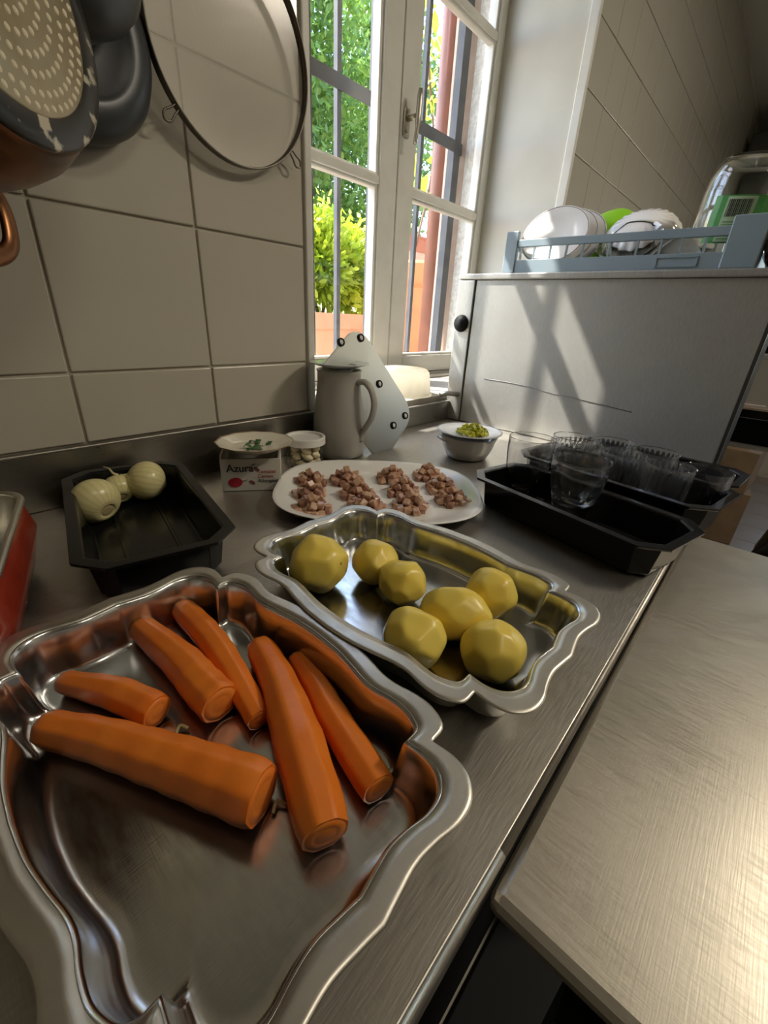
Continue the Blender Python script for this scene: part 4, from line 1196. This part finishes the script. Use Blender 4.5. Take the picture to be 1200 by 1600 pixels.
# ================================================================== FAR RIGHT: SHELF, BOXES, BAG, HOOD
mt_ = thing('floor_shade_sheet', 'black sheet added as floor shade in front of the worktop', 'mat', (.35, -.62, -.9))
box('sheet', (-.9, 1.0, -.55, .70, .0005, .012), MT['black'], mt_, .003)  # black sheet added in place of the deep shade on the floor
sh = thing('wire_shelf', 'low steel shelf rack beyond the cabinet at the right edge', 'shelf', (2.25, 0, -.9))
for z in (.80, 1.10):
    box('shelf_plate', (-.25, .25, -.42, .30, z, z + .018), MT['cabinet'], sh, .002)
for x in (-.24, .24):
    for y in (-.41, .29):
        box('post', (x - .012, x + .012, y - .012, y + .012, 0, 1.45), MT['cabinet'], sh)
def basin(name, label, cat, loc, hx, hy, h, m, group=None):
    t = thing(name, label, cat, loc, 0, group)
    f_ = lambda s, z: [(x * s, y * s, z) for x, y in rrect(hx, hy, .03, 4)]
    add('body', *loft([f_(.86, 0), f_(.98, h - .004), f_(1.06, h - .003), f_(1.06, h), f_(.96, h), f_(.84, .004)], True, True), m, t, False)
    return t
basin('plastic_basin', 'black plastic basin on the top shelf beyond the cabinet', 'basin', (2.14, .10, .2185), .13, .14, .085, MT['black_plastic'])
basin('plastic_basin', 'black plastic basin on the middle shelf beyond the cabinet', 'basin', (2.10, .05, -.0815), .12, .17, .09, MT['black_plastic'])
basin('white_container', 'pale blue-white container beside the black basin on the top shelf', 'container', (2.16, -.20, .2185), .11, .10, .07, mat('pale_blue_plastic', (.52, .58, .62), .4))
o = add('wooden_spoon', *tube([(2.05, .07, .235), (2.01, -.01, .40)], [.010, .007], 8), mottled('wood', (.40, .28, .16), (.48, .34, .20), 20, .6)); tag(o, 'wooden spoon standing in the black basin on the top shelf', 'spoon')
def carton(label, loc, w_, d_, h, rz):
    t = thing('cardboard_box', label, 'box', loc, rz, 'cardboard boxes on the floor')
    box('body', (-w_, w_, -d_, d_, 0, h), MT['card'], t, .004)
    box('flap', [(-w_, -.004, -d_, d_, h, h + .004), (.004, w_, -d_, d_, h, h + .004)], MT['card'], t)
    box('tape', (-.02, .02, -d_ - .001, d_ + .001, h + .003, h + .0052), mat('tape', (.55, .47, .33), .4), t)
carton('large cardboard box on the floor beyond the shelf, bottom of the stack', (3.35, .18, -.899), .22, .26, .32, .1)
carton('flatter cardboard box resting on the large one', (3.35, .16, -.572), .20, .24, .24, -.08)
carton('smallest cardboard box on top of the stack', (3.38, .20, -.325), .17, .2, .22, .12)
bag = thing('rubbish_bag', 'black rubbish bag slumped on the tiled floor at the right edge', 'bag', (2.75, -.38, -.899))
vs, fs = lathe([(0, 0), (.14, 0), (.20, .06), (.21, .16), (.17, .28), (.08, .36), (.04, .39), (.05, .43), (0, .43)], 40)
vs = [(x * (1 + .07 * math.sin(7 * math.atan2(y, x) + z * 14)), y * (1 + .07 * math.sin(5 * math.atan2(y, x) - z * 17)), z) for x, y, z in vs]
add('sack', vs, fs, MT['black_plastic'], bag)
add('knot', *tube([(.05 * math.cos(a), .05 * math.sin(a), .385) for a in np.linspace(0, 2 * PI, 17)[:-1]], .012, 8, True), MT['black_plastic'], bag)
hdn = thing('extractor_hood', 'dark extractor hood hanging on the far end wall', 'hood', (4.9, .25, 1.15))
box('canopy', (-.35, .38, -.55, .42, .0, .42), MT['dark_steel'], hdn, .01)
box('rim', (-.37, .39, -.57, .44, -.03, .0), MT['cabinet'], hdn, .004)

# ================================================================== CEILING LIGHTS
for k, (loc, e) in enumerate(LAMPS):
    t = thing('ceiling_light', ['warm ceiling light above the near end of the kitchen', 'warm ceiling light over the side table', 'warm ceiling light at the far end of the kitchen'][k], 'light', loc, 0, 'ceiling lights')
    box('housing', (-.32, .32, -.10, .10, .006, .04), MT['white_plastic'], t, .004)
    la = bpy.data.lights.new('tube_light', 'AREA'); la.shape = 'RECTANGLE'; la.size = .6; la.size_y = .16; la.energy = e; la.color = (1.0, .89, .72)
    lo = bpy.data.objects.new('tube_light', la); COL.objects.link(lo); lo.parent = t; lo.location = (0, 0, -.002)
